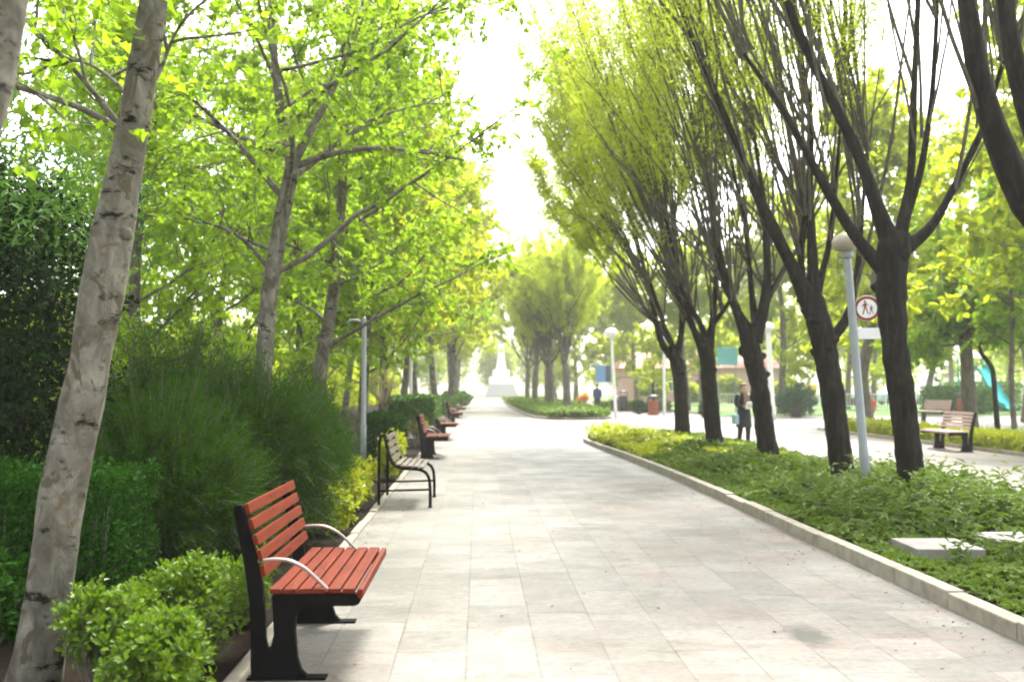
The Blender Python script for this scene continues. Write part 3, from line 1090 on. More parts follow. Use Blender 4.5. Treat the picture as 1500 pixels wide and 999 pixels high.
tr = [at(1240, 712, Y), at(1232, 680, Y), at(1218, 570, Y), at(1206, 500, Y), at(1192, 445, Y), at(1180, 420, Y)]
tr[0][2] = 0
rd = [.22, .19, .19, .20, .20, .13]
lim = [([at(1195, 460, Y), at(1165, 400, Y), at(1120, 310, Y), at(1085, 230, Y), at(1045, 130, Y), at(1000, 20, Y)], .15, .05),
       ([at(1210, 500, Y), at(1236, 480, Y), at(1250, 440, Y - .1), at(1258, 380, Y - .1), at(1262, 330, Y), at(1270, 220, Y)], .10, .03),
       ([at(1192, 440, Y), at(1190, 370, Y), at(1185, 280, Y), at(1190, 180, Y), at(1170, 60, Y)], .11, .04),
       ([at(1196, 430, Y + .1), at(1215, 360, Y + .3), at(1225, 270, Y + .5), at(1232, 160, Y + .6)], .07, .03)]
row_tree(42, 'rough pollarded tree standing just left of the leaning grey lamp post', tr, rd, lim, Y, n_limb=1, shoots=20, slen=(3, 7.5), twigs=8, per=42, size=.08, lean=(-.30, 0, 0), xmin=2.0, lt0=.52, bark_sides=28, spread=.28)
Y = 20.0
tr = [at(1130, 680, Y), at(1122, 640, Y), at(1112, 560, Y), at(1100, 510, Y), at(1096, 480, Y)]
tr[0][2] = 0
rd = [.25, .22, .21, .22, .15]
lim = [([at(1100, 520, Y), at(1085, 470, Y), at(1062, 410, Y), at(1048, 330, Y), at(1030, 240, Y)], .14, .05),
       ([at(1105, 500, Y), at(1120, 450, Y), at(1125, 400, Y), at(1120, 300, Y), at(1105, 200, Y)], .15, .05),
       ([at(1108, 490, Y), at(1100, 420, Y + .2), at(1092, 330, Y + .4), at(1070, 230, Y + .6)], .09, .04)]
row_tree(43, 'pollarded tree beside the walking woman in black', tr, rd, lim, Y, n_limb=2, shoots=20, slen=(3.5, 8), twigs=8, per=44, size=.09, lean=(-.36, .04, 0), xmin=1.7, lt0=.56, bark_sides=24, spread=.36)
Y = 23.5
tr = [at(1050, 660, Y), at(1044, 630, Y), at(1038, 560, Y), at(1036, 520, Y), at(1030, 495, Y)]
tr[0][2] = 0
rd = [.25, .22, .20, .21, .15]
lim = [([at(1035, 530, Y), at(1015, 480, Y), at(995, 410, Y), at(975, 320, Y)], .12, .05),
       ([at(1038, 510, Y), at(1044, 470, Y), at(1050, 400, Y), at(1045, 300, Y)], .12, .05)]
row_tree(44, 'slim pollarded trunk second from the far tip of the island', tr, rd, lim, Y, n_limb=3, shoots=18, slen=(4, 7.5), twigs=8, per=54, size=.105, lean=(-.26, 0, 0), xmin=1.9, lt0=.56, spread=.30)
Y = 28.0
tr = [at(1000, 648, Y), at(999, 620, Y), at(996, 560, Y), at(992, 530, Y), at(985, 505, Y)]
tr[0][2] = 0
rd = [.27, .23, .22, .24, .15]
lim = [([at(994, 535, Y), at(968, 505, Y), at(955, 440, Y), at(935, 360, Y), at(915, 290, Y)], .13, .05),
       ([at(992, 520, Y), at(1000, 480, Y), at(995, 410, Y), at(985, 330, Y)], .12, .05)]
row_tree(45, 'pollarded tree at the far tip of the island, its crown edge against the sky', tr, rd, lim, Y, n_limb=3, shoots=17, slen=(3.5, 8.5), twigs=10, per=85, size=.13, lean=(-.40, -.03, 0), lt0=.52, xmin=1.6, spread=.40)
Y = 8.3
tr = [np.array([5.75, Y, 0]), np.array([5.7, Y, .6]), np.array([5.55, Y, 1.6]), np.array([5.4, Y, 2.4]), np.array([5.25, Y, 2.9])]
rd = [.23, .19, .18, .19, .17]
lim = [([tr[4], at(1520, 340, Y), at(1480, 250, Y), at(1440, 150, Y), at(1420, 40, Y), at(1405, -120, Y), at(1370, -300, Y)], .15, .06),
       ([tr[4], at(1545, 260, Y + .2), at(1505, 160, Y + .3), at(1480, 70, Y + .3), at(1468, -40, Y + .3), at(1460, -220, Y + .3)], .13, .06)]
row_tree(46, 'two thick dark limbs of the pollarded tree outside the top right corner', tr, rd, lim, Y, n_limb=1, shoots=7, slen=(3, 5), twigs=7, per=40, size=.065, lean=(-.2, .05, 0), lscale=.9, bark_sides=28)

# far island: one pollard, copied
q = np.array([[0, 0, 0], [.02, 0, .3], [.0, 0, 1.4], [-.03, .05, 2.4], [-.05, .05, 2.9]])
WLf = pollard(51, q, [.30, .24, .22, .24, .16], None, n_limb=6, lean=(-.10, -.05, 0), shoots=10, slen=(4.5, 7.8), twigs=9, per=60, size=.22, lt0=.34, spread=.42)
F0 = make_tree('pollarded_tree', WLf, (5.2, 60, 0), M['bark_mid'], M['leaf_willow'], 'grey trunked pollarded tree on the far island, nearest its front', group='pollarded trees on the far island')
for (x, y, s, rz, lab) in [(4.7, 66, 1.0, 1.1, 'second grey pollarded tree from the front of the far island'),
                           (4.9, 72, 1.03, 2.3, 'third grey pollarded tree on the far island beside its lamp'),
                           (4.4, 79, 1.05, 3.9, 'fourth grey pollarded tree on the far island'),
                           (4.2, 87, 1.05, 5.0, 'last pollarded tree of the far island nearest the monument')]:
    copy_tree(F0, (x, y, 0), rz, lab, s)
copy_tree(pC, (-2.4, 116, 0), 2.2, 'pale lime tree just left of the white monument at the end of the walk', 1.6)
copy_tree(pC, (9.0, 118, 0), 4.7, 'pale lime tree just right of the white monument at the end of the walk', 1.5)

# ---- park trees on the right lawns -----------------------------------------
BG = 'park trees on the right lawns'
tb = gr(1424, 640)
Y = float(tb[1])
tr = [tb, at(1420, 600, Y), at(1417, 540, Y), at(1415, 505, Y), at(1412, 490, Y)]
lim = [([at(1414, 500, Y), at(1400, 470, Y), at(1385, 420, Y), at(1375, 340, Y), at(1360, 240, Y)], .14, .03),
       ([at(1415, 500, Y), at(1432, 475, Y), at(1440, 430, Y), at(1455, 350, Y), at(1470, 250, Y)], .14, .03)]
WL = broadleaf(61, tr, [.26, .22, .2, .2, .15], lim, 2.6, 10, 3.2, 22, 9, 10, .15, leaf=T_OVAL, lsub=1.5)
make_tree('forked_tree', WL, tr[0], M['bark_mid'], M['leaf_plane'], 'forked grey brown tree right behind the pink slatted bench', group=BG)
q, rad = straight(7.5, .075, .06, 33)
YB = gr(1488, 648)
make_tree('young_tree', broadleaf(62, q, rad, (), 2.3, 18, 1.9, 7, 7, 9, .14, leaf=T_OVAL, elev=(35, 65), sides=8), YB, M['bark_mid'], M['leaf_plane'],
          'thin straight young tree in the low hedge at the right edge', group=BG)
q, rad = straight(9.5, .19, .16, 34)
r1 = make_tree('park_tree', broadleaf(63, q, rad, (), 2.4, 34, 3.8, 8, 7, 10, .185, leaf=T_OVAL, elev=(5, 55), rlimb=.5), gr(1366, 606), M['bark_mid'], M['leaf_lime'],
               'pale trunked lime green tree left of the forked tree', group=BG)
q, rad = straight(11, .2, .14, 35)
r2 = make_tree('park_tree', broadleaf(64, q, rad, (), 2.0, 34, 4.2, 8, 7, 10, .24, leaf=T_OVAL, elev=(0, 50), rise=.1, rlimb=.5), (25.5, 70, 0), M['bark_mid'], M['leaf_lime'],
               'wide yellow green tree above the blue green bush', group=BG)
for (x, y, s, rz, src, lab) in [
        (14.8, 24.5, 1.3, .6, r1, 'lime green tree above the turquoise slide, off the right edge'),
        (20.5, 31, 1.35, 2.2, r1, 'lime green tree at the right edge behind the thin young tree'),
        (24, 44, 1.4, 3.6, r1, 'lime green tree beyond the turquoise slide'),
        (15.0, 39, 1.25, 5.7, r1, 'tall lime green tree right of the blue green bush'),
        (17.3, 58, 1.1, 4.6, r2, 'yellow green tree between the two trunks flanking the lamp post'),
        (33, 60, 1.15, 1.0, r1, 'lime green tree beyond the green round bushes'),
        (13.6, 66, .95, 2.9, r2, 'yellow green tree behind the turquoise board'),
        (40, 76, 1.2, 5.1, r2, 'yellow green tree at the far right beyond the white railing'),
        (32, 82, 1.1, .2, r2, 'yellow green tree behind the yellow box'),
        (19, 86, 1.1, 1.9, r2, 'yellow green tree over the pink house'),
        (12.8, 82, 1.0, 3.0, r2, 'yellow green tree left of the pink house'),
        (9.6, 100, 1.1, 4.0, r2, 'yellow green tree beyond the blue board'),
        (27, 100, 1.25, 5.5, r2, 'yellow green tree right of the pink house'),
        (46, 98, 1.3, .9, r2, 'yellow green tree at the far end of the right lawn'),
        (14.6, 108, 1.2, 2.4, r2, 'yellow green tree behind the red bin')]:
    copy_tree(src, (x, y, 0), rz, lab, s)

# reddish bare shrubs / small tree in front of the pink house
q, rad = straight(3.2, .11, .07, 36)
make_tree('small_tree', broadleaf(66, q, rad, (), 1.3, 12, 1.4, 6, 5, 3, .12, leaf=T_OVAL, sides=8), gr(958, 600), M['bark_dark'], M['leaf_willow'],
          'small dark stemmed tree with thin twigs behind the red bin', 'tree')


# far wood that closes the view
def far_wood():
    r = np.random.default_rng(77)
    G = Geo()
    for k in range(46):
        x = -75 + k * 4.4 + r.normal(0, 1.5)
        y = (172 if -9 < x < 14 else 128) + r.uniform(-6, 22)
        H = r.uniform(9, 15)
        n = 2200 if -9 < x < 14 else 900
        a = unit(r.normal(0, 1, (n, 3)))
        rr = r.random((n, 1)) ** .4
        O = np.array([x, y, H * .55]) + a * rr * np.array([3.4, 3.0, H * .46])
        G.leaves(T_OVAL, O, r.normal(0, 1, (n, 3)), np.array([0, 0, 1.]) + r.normal(0, .6, (n, 3)), r.uniform(.35, .8, n))
        G.tubes(np.array([[[x, y, 0], [x, y, H * .5], [x, y, H * .8]]]), np.array([[.25, .2, .08]]), 6)
    tag(G.build('far_wood', M['leaf_lime']), 'pale wood closing the far end of the park', 'wood', kind='stuff')


far_wood()


# ------------------------------------------------------------------ shrubs and hedges
def rosette_shrub(name, base, rx, ry, h, tips, per, size, leaf, mat, seed, label, cat='shrub', group=None, stem=M['bark_mid'], lumps=5):
    r = np.random.default_rng(seed)
    t = empty(name, base, label, cat, group)
    W, Lf = Geo(), Geo()
    # lumpy hull: union of several domes
    c = np.column_stack([r.uniform(-.45, .45, lumps) * rx, r.uniform(-.45, .45, lumps) * ry, r.uniform(.42, .62, lumps) * h])
    rad = r.uniform(.45, .62, lumps)
    pick = r.integers(0, lumps, tips)
    d = unit(r.normal(0, 1, (tips, 3)) + np.array([0, 0, .35]))
    q = r.uniform(.52, 1.08, (tips, 1))
    Tp = c[pick] + d * q * rad[pick][:, None] * np.array([rx, ry, h * .72])
    Tp[:, 2] = np.clip(Tp[:, 2], .05, None)
    root = np.column_stack([Tp[:, 0] * .25, Tp[:, 1] * .25, np.zeros(tips)])
    mid = root * .4 + Tp * .6 + np.array([0, 0, -.04])
    st = np.stack([root, mid, Tp], 1)
    sel = r.permutation(tips)[:max(20, tips // 3)]
    W.tubes(st[sel], np.repeat(np.array([[.006, .004, .002]]), len(sel), 0), 3)
    out = unit(Tp - c[pick] + np.array([0, 0, .15]))
    az = np.arange(per) * 2.4
    rd_ = r.normal(0, 1, (tips, per, 3))
    D = out[:, None] * r.uniform(.15, 1.0, (tips, per, 1)) + unit(rd_) * .8
    O = Tp[:, None] - out[:, None] * r.uniform(0, .06, (tips, per, 1)) * 1.0 + rd_ * .008
    Nn = out[:, None] + r.normal(0, .4, (tips, per, 3))
    Lf.leaves(leaf, O.reshape(-1, 3), D.reshape(-1, 3), Nn.reshape(-1, 3), (size * r.uniform(.6, 1.25, (tips, per))).ravel())
    W.build('stems', stem, t)
    Lf.build('foliage', mat, t)
    return t


EU = 'bright euonymus shrubs along the left bed'
for i, (x, y, rx, ry, h, tips, lab) in enumerate([
        (-1.86, 5.3, .30, .38, .60, 420, 'bright green low shrub between the leaning tree and its bushy neighbours'),
        (-1.55, 5.0, .26, .36, .54, 420, 'yellow green low shrub in the middle of the three before the dark hedge'),
        (-1.66, 5.85, .42, .42, .66, 560, 'yellow green low shrub right behind the near red bench'),
        (-1.62, 7.0, .3, .4, .5, 300, 'low shrub showing through the slats of the near red bench')]):
    rosette_shrub('euonymus_shrub', (x, y, .02), rx, ry, h, int(tips * 1.3), 11, .036, T_OVAL, M['leaf_euonymus'], 100 + i, lab, group=EU, lumps=9)
for i, (x, y, rx, h, lab) in enumerate([
        (-1.72, 11.1, .34, .50, 'yellow green shrub first along the path edge after the near red bench'),
        (-1.70, 12.1, .36, .58, 'yellow green shrub just before the black framed bench'),
        (-1.76, 13.2, .34, .62, 'yellow green shrub behind the rear leg of the black framed bench'),
        (-1.80, 14.6, .36, .55, 'yellow green shrub behind the far end of the black framed bench')]):
    rosette_shrub('euonymus_shrub', (x + .08, y, .02), rx * 1.15, .55, h * 1.12, 420, 10, .065, T_OVAL, M['leaf_yellow'], 120 + i, lab, group=EU)
rosette_shrub('golden_shrub', (-1.42, 17.6, .02), .34, .5, .80, 420, 9, .075, T_OVAL, M['leaf_yellow'], 130, 'brightest golden yellow shrub seen above the black framed bench', lumps=4)
rosette_shrub('golden_shrub', (-1.75, 30.5, .02), .4, .6, .75, 260, 9, .09, T_OVAL, M['leaf_yellow'], 131, 'golden shrub beyond the red bench near the flat topped shrub', lumps=4)
rosette_shrub('round_shrub', (-1.85, 36, .02), .6, 1.2, .9, 300, 8, .12, T_OVAL, M['leaf_hedge'], 132, 'green shrub behind the fourth bench on the left')
rosette_shrub('round_shrub', (-1.95, 52, .02), .8, 2.5, 1.1, 400, 8, .17, T_OVAL, M['leaf_hedge'], 133, 'green shrub between the farthest benches on the left')
rosette_shrub('round_shrub', (-1.6, 74, .02), 1.2, 5, 1.2, 500, 8, .25, T_OVAL, M['leaf_hedge'], 134, 'long dark shrub at the far end of the left bed')


def feathery_shrub(base, rx, ry, h, stems, seed, label):
    r = np.random.default_rng(seed)
    t = empty('feathery_shrub', base, label, 'shrub', 'dark feathery shrubs behind the near red bench')
    W, Lf = Geo(), Geo()
    d = unit(np.column_stack([r.normal(0, .75, stems), r.normal(0, .75, stems), r.uniform(.35, 1.2, stems)]))
    L = r.uniform(.65, 1.05, stems)
    tip = d * L[:, None] * np.array([rx, ry, h])
    root = np.column_stack([d[:, 0] * rx * .18, d[:, 1] * ry * .18, np.zeros(stems)])
    u = np.linspace(0, 1, 6)[None, :, None]
    P = root[:, None] * (1 - u) + tip[:, None] * u
    P[:, :, 2] += (.16 * h * np.sin(u[..., 0] * np.pi)) * r.uniform(.3, 1, (stems, 1))
    P[:, :, 2] = np.maximum(P[:, :, 2] - .10 * h * u[..., 0] ** 3 * np.abs(r.normal(0, 1, (stems, 1))), .02)
    W.tubes(P, np.repeat(np.linspace(.006, .0015, 6)[None], stems, 0), 3)
    per = 95
    tt = r.uniform(.3, 1.0, (stems, per))
    f = tt * 5
    i = np.minimum(f.astype(int), 4)
    uu = (f - i)[..., None]
    bi = np.arange(stems)[:, None]
    O = P[bi, i] * (1 - uu) + P[bi, i + 1] * uu + r.normal(0, .035, (stems, per, 3))
    T = unit(P[bi, i + 1] - P[bi, i])
    D = T + unit(r.normal(0, 1, (stems, per, 3))) * 1.0 + np.array([0, 0, .1])
    Lf.leaves(T_BLADE2, O.reshape(-1, 3), D.reshape(-1, 3), r.normal(0, 1, (stems * per, 3)), r.uniform(.028, .085, stems * per))
    W.build('stems', M['bark_mid'], t)
    Lf.build('foliage', M['leaf_feather'], t)
    return t


T_BLADE2 = (np.array([[0, -.05, 0], [0, .05, 0], [.6, .04, -.03], [1, 0, -.1], [.6, -.04, -.03]]), [[[0, 1, 2, 3, 4]]])
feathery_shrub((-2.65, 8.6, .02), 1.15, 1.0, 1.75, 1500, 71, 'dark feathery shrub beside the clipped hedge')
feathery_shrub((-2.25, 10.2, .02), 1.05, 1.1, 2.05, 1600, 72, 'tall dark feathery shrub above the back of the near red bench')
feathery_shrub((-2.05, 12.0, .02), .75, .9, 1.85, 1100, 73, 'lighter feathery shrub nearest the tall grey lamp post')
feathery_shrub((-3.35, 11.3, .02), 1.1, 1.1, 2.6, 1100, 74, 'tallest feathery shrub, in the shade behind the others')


def clipped(name, x0, x1, y0, y1, h, n, size, mat, seed, label, group=None, z0=0.02, cat='hedge', wob=.04, stems=True):
    r = np.random.default_rng(seed)
    cx, cy_ = (x0 + x1) / 2, (y0 + y1) / 2
    t = empty(name, (cx, cy_, 0), label, cat, group)
    hx, hy = (x1 - x0) / 2, (y1 - y0) / 2
    ar = np.array([4 * hx * hy, 2 * hy * (h - z0), 2 * hy * (h - z0), 2 * hx * (h - z0), 2 * hx * (h - z0)])
    face = r.choice(5, n, p=ar / ar.sum())
    u, v = r.uniform(-1, 1, n), r.uniform(-1, 1, n)
    zz = z0 + (h - z0) * (v + 1) / 2
    O = np.zeros((n, 3))
    Nn = np.zeros((n, 3))
    for k in range(5):
        m = face == k
        if k == 0:
            O[m] = np.column_stack([u[m] * hx, v[m] * hy, np.full(m.sum(), h)]); Nn[m] = (0, 0, 1)
        elif k < 3:
            s = 1 if k == 1 else -1
            O[m] = np.column_stack([np.full(m.sum(), s * hx), u[m] * hy, zz[m]]); Nn[m] = (s, 0, .25)
        else:
            s = 1 if k == 3 else -1
            O[m] = np.column_stack([u[m] * hx, np.full(m.sum(), s * hy), zz[m]]); Nn[m] = (0, s, .25)
    bulge = (vnoise(O[:, 0] + O[:, 2] + 20, O[:, 1] - O[:, 2] + 20, .28, seed) - .5)
    O += Nn * (bulge[:, None] * wob * 2 + r.normal(0, wob * .6, (n, 1)) - .02)
    # rounded shoulders
    D = Nn * .5 + unit(r.normal(0, 1, (n, 3))) * .9 + np.array([0, 0, .3])
    Lf = Geo()
    Lf.leaves(T_OVAL, O, D, Nn + r.normal(0, .5, (n, 3)), size * r.uniform(.6, 1.3, n))
    W = Geo()
    k = max(30, int(n / 90))
    tip = np.column_stack([r.uniform(-.9, .9, k) * hx, r.uniform(-.9, .9, k) * hy, r.uniform(z0 + .5 * (h - z0), h * .97, k)])
    root = tip * np.array([.9, .9, 0]) + r.normal(0, .03, (k, 3)) * np.array([1, 1, 0])
    W.tubes(np.stack([root, (root + tip) / 2, tip], 1), np.repeat(np.array([[.008, .006, .003]]), k, 0), 4)
    # inner leaves give the hedge its depth
    m = n
    I = np.column_stack([r.uniform(-.93, .93, m) * hx, r.uniform(-.93, .93, m) * hy, r.uniform(z0, h * .96, m)])
    Lf.leaves(T_OVAL, I, r.normal(0, 1, (m, 3)), r.normal(0, 1, (m, 3)), size * r.uniform(.8, 1.4, m))
    if stems:
        W.build('stems', M['bark_mid'], t)
    Lf.build('foliage', mat, t)
    return t


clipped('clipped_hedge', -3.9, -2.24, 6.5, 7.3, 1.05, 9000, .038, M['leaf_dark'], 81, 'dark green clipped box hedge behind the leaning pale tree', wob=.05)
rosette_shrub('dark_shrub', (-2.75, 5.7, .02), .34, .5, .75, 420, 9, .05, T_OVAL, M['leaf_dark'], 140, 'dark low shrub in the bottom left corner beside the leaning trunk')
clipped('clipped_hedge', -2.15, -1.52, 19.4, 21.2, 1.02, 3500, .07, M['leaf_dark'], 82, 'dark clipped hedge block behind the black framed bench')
clipped('flat_topped_shrub', -2.25, -1.12, 26.2, 28.6, 1.28, 4200, .09, M['leaf_hedge'], 83, 'wide flat topped green shrub rising behind the second red bench', z0=.75, cat='shrub')
clipped('low_hedge', 12.42, 13.3, 8, 35.6, .40, 15000, .11, M['leaf_yellow'], 84, 'low bright yellow green hedge behind the pink slatted bench', wob=.06, stems=False)
clipped('clipped_hedge', 25.2, 28.5, 56, 57.6, 1.5, 2600, .15, M['leaf_hedge'], 85, 'bright green clipped bush left of the pale trunk')
clipped('clipped_hedge', 29.2, 33.5, 62, 64, 1.75, 3200, .15, M['leaf_hedge'], 86, 'longer bright green clipped bush between the pale trunk and the forked tree')
rosette_shrub('blue_green_bush', (16.2, 51.8, 0), 1.5, 1.1, 1.65, 700, 10, .19, T_LANCE, M['leaf_blue'], 87, 'spreading blue green bush right of the white pole')
clipped('boundary_hedge', -9.6, -8.7, 14, 112, 3.0, 15000, .30, M['leaf_lime'], 92, 'long tall green hedge closing the back of the left bed', stems=False, wob=.25)
clipped('low_hedge', 7.4, 12.1, 64, 65, .55, 1800, .14, M['leaf_cover'], 88, 'low green hedge along the far side of the right path', stems=False)
rosette_shrub('flowering_shrub', (9.1, 88, 0), .55, .5, .85, 160, 9, .22, T_OVAL, M['flower'], 89, 'orange and yellow flowering shrub behind the far lamp')
rosette_shrub('dark_green_shrub', (9.05, 57.5, 0), .55, .5, .75, 240, 9, .14, T_OVAL, M['leaf_dark'], 90, 'small dark green shrub left of the red bin')
rosette_shrub('dark_green_shrub', (11.3, 50.5, 0), .45, .5, .8, 220, 9, .13, T_OVAL, M['leaf_dark'], 91, 'small dark green shrub right of the red bin')


def ivy_mass():
    r = np.random.default_rng(91)
    base = (-4.35, 8.6, 0.02)
    t = empty('ivy_covered_shrub', base, 'tall dark ivy covered shrub filling the left edge', 'shrub')
    n = 34000
    a = unit(r.normal(0, 1, (n, 3)))
    a[:, 2] = np.abs(a[:, 2]) * np.where(r.random(n) < .52, 1, -1)
    rr = (.25 + .75 * r.random((n, 1)) ** .6)
    lump = 1 + .22 * (vnoise(a[:, 0] * 2 + 9, a[:, 2] * 3 + 9, .35, 3)[:, None] - .5) * 2
    O = np.array([0, 0, 1.75]) + a * rr * lump * np.array([1.25, 1.2, 1.95])
    O = O[O[:, 2] > .02]
    n = len(O)
    out = unit(O - np.array([0, 0, 1.6]))
    Lf, W = Geo(), Geo()
    Lf.leaves(T_OVAL, O, out * .4 + unit(r.normal(0, 1, (n, 3))) * .8 + np.array([0, 0, -.4]), out + r.normal(0, .35, (n, 3)), r.uniform(.035, .075, n))
    k = 40
    tip = O[r.permutation(n)[:k]]
    root = tip * np.array([.25, .25, 0])
    W.tubes(np.stack([root, root * .5 + tip * .5 + np.array([0, 0, .1]), tip], 1), np.repeat(np.array([[.02, .012, .004]]), k, 0), 5)
    W.build('stems', M['bark_dark'], t, True)
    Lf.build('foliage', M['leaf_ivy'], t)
    # brighter green upper growth with longer leaves
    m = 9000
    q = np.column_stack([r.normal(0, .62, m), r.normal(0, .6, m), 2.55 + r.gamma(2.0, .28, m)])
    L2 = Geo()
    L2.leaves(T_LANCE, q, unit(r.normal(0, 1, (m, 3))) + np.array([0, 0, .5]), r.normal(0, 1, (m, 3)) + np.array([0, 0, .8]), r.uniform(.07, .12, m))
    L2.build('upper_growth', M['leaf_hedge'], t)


ivy_mass()


def pruned_shrub():
    b = gr(562, 655)
    r = np.random.default_rng(93)
    t = empty('pruned_shrub', b, 'pale pruned shrub with stubby bare branches left of the golden shrub', 'shrub')
    G = Geo()
    trunk_tube(G, r, [(0, 0, 0), (.03, 0, .5), (0, 0, 1.1)], [.07, .06, .055], 8, .08)
    br = []
    for k in range(9):
        d = np.array([r.normal(0, .45), r.normal(0, .4), 1])
        br.append(path(r, (0, 0, .95 + r.random() * .15), d, r.uniform(.6, 1.0), 7, .25, .2))
    br = np.array(br)
    G.tubes(br, np.repeat(np.linspace(.036, .018, 7)[None], 9, 0), 6, True)
    tw = []
    for q in br:
        for s in range(5):
            tw.append(path(r, q[-1 - (s % 3)], (r.normal(0, .6), r.normal(0, .6), 1), r.uniform(.3, .6), 5, .2))
    G.tubes(np.array(tw), np.repeat(np.linspace(.012, .003, 5)[None], len(tw), 0), 4)
    G.build('trunk', M['bark_pale'], t, True)
    Lf = Geo()
    leafy_twigs(r, Lf, T_OVAL, np.array(tw), 7, .05)
    Lf.build('crown', M['leaf_lime'], t)


pruned_shrub()


# ------------------------------------------------------------------ benches
def cast_bench(L, slat, arm, label, loc, rz=0.0, group='park benches with cast iron ends'):
    t = empty('park_bench', loc, label, 'bench', group, rz)
    prof = [(-.005, 0), (.285, 0), (.30, .012), (.262, .05), (.24, .12), (.228, .26), (.232, .345), (.26, .395), (.55, .395), (.575, .405), (.588, .430),
            (.575, .455), (.55, .466), (.115, .466), (.100, .45), (.108, .33), (.112, .24), (.095, .17), (.078, .17), (.068, .22), (.062, .36), (.048, .50), (.02, .65), (-.058, .93),
            (-.075, .948), (-.105, .945), (-.115, .925), (-.048, .60), (-.022, .42), (-.012, .25), (-.012, .08)]
    for y in (0.0, L):
        G = Geo()
        G.extrude(prof, y - .028, y + .028, bev=.006)
        G.bevel_box(-.03, .40, y - .045, y + .045, 0.001, .014, .004)
        for bx, bz in ((.18, .43), (.35, .43), (.5, .43)):
            G.lathe([(.009, -.033), (.009, .033)], 8, (bx, y, bz), Matrix.Rotation(R(90), 3, 'X'))
        G.build('end_frame', M['iron'], t)
    n = 6
    for i in range(n):
        x = .125 + i * .079
        G = Geo()
        G.bevel_box(x - .033, x + .033, -.05, L + .05, .468, .496, .006)
        G.build('seat_slat', M[slat], t)
    # front rounded rail
    G = Geo()
    G.bevel_box(.567, .60, -.05, L + .05, .440, .494, .012)
    G.build('seat_slat', M[slat], t)
    for i in range(5):
        z = .585 + i * .085
        x = np.interp(z, [.50, .65, .93], [.048, .02, -.058]) + .018
        rot = Matrix.Rotation(R(-14), 3, 'Y')
        G = Geo()
        G.bevel_box(-.013, .013, -.03, L + .03, -.030, .030, .005, rot, (x, 0, z))
        G.build('back_slat', M[slat], t)
    if arm:
        for y in (-.01, L + .01):
            G = Geo()
            q, rr = resample([(.0, y, .635), (.09, y, .650), (.19, y, .645), (.28, y, .60), (.36, y, .525), (.45, y, .437)], [.0105] * 6, 24)
            G.tube(q, rr, 10)
            G.build('armrest', M['steel'], t, True)
    return t


b0 = cast_bench(1.34, 'wood_red', True, 'red slatted bench with black ends and thin steel armrests, nearest the camera', (-1.225, 5.72, 0))
b3 = gr(632, 668)
cast = copy_tree(b0, (-1.24, 22.6, 0), 0, 'red bench in front of the wide flat topped shrub')
copy_tree(b0, (-1.2, 30.0, 0), 0, 'red bench just past the flat topped shrub, third red one along the walk')
copy_tree(b0, (-1.2, 42.0, 0), 0, 'small distant red bench, fourth red one along the walk')
copy_tree(b0, (-1.2, 51.0, 0), 0, 'farthest and smallest red bench on the left of the walk')
pb = gr(1424, 662)
bp = cast_bench(1.5, 'wood_pink', False, 'faded pink slatted bench with dark ends beside the right path', (float(pb[0]), float(pb[1]) + 1.5, 0), R(180))
b2p = gr(1356, 617)
copy_tree(bp, (float(b2p[0]), float(b2p[1]), 0), R(200), 'faded pink bench on the far paving beside the pale tree trunk')
copy_tree(bp, (9.9, 62, 0), R(185), 'distant faded bench left of the red bin')


def tube_bench():
    L = 1.28
    t = empty('tubular_bench', (-1.30, 13.6, 0), 'pale slatted bench on a curved black tube frame', 'bench')
    for y in (0, L):
        G = Geo()
        q, rr = resample([(.02, y, .93), (.055, y, .965), (.075, y, .93), (.10, y, .80), (.135, y, .66), (.19, y, .56), (.28, y, .515), (.42, y, .505), (.54, y, .50),
                          (.625, y, .455), (.665, y, .37), (.675, y, .22), (.675, y, 0.0)], [.021] * 13, 60)
        G.tube(q, rr, 10)
        G.build('curved_frame', M['iron'], t, True)
        G = Geo()
        q, rr = resample([(0, y, 0), (0, y, .5), (.0, y, .85), (.02, y, .93)], [.021] * 4, 16)
        G.tube(q, rr, 10)
        G.build('leg', M['iron'], t, True)
        G = Geo()
        G.tube([(0, y, .22), (.3, y, .225), (.675, y, .235)], .014, 8)
        G.build('stretcher', M['iron'], t, True)
        for x in (0, .675):
            G = Geo()
            G.lathe([(.03, 0), (.03, .012), (.022, .02)], 10, (x, y, 0))
            G.build('foot', M['iron'], t)
    for i in range(4):
        z = .63 + i * .095
        x = np.interp(z, [.56, .66, .80, .93], [.19, .135, .10, .075]) + .03
        G = Geo()
        G.bevel_box(-.011, .011, -.06, L + .06, -.033, .033, .005, Matrix.Rotation(R(-18), 3, 'Y'), (x, 0, z))
        G.build('back_slat', M['wood_pale'], t)
    for i in range(5):
        x = .25 + i * .078
        z = np.interp(x, [.19, .28, .42, .54, .625], [.56, .515, .505, .50, .47]) + .033
        G = Geo()
        G.bevel_box(x - .032, x + .032, -.06, L + .06, z - .011, z + .011, .005)
        G.build('seat_slat', M['wood_pale'], t)


tube_bench()


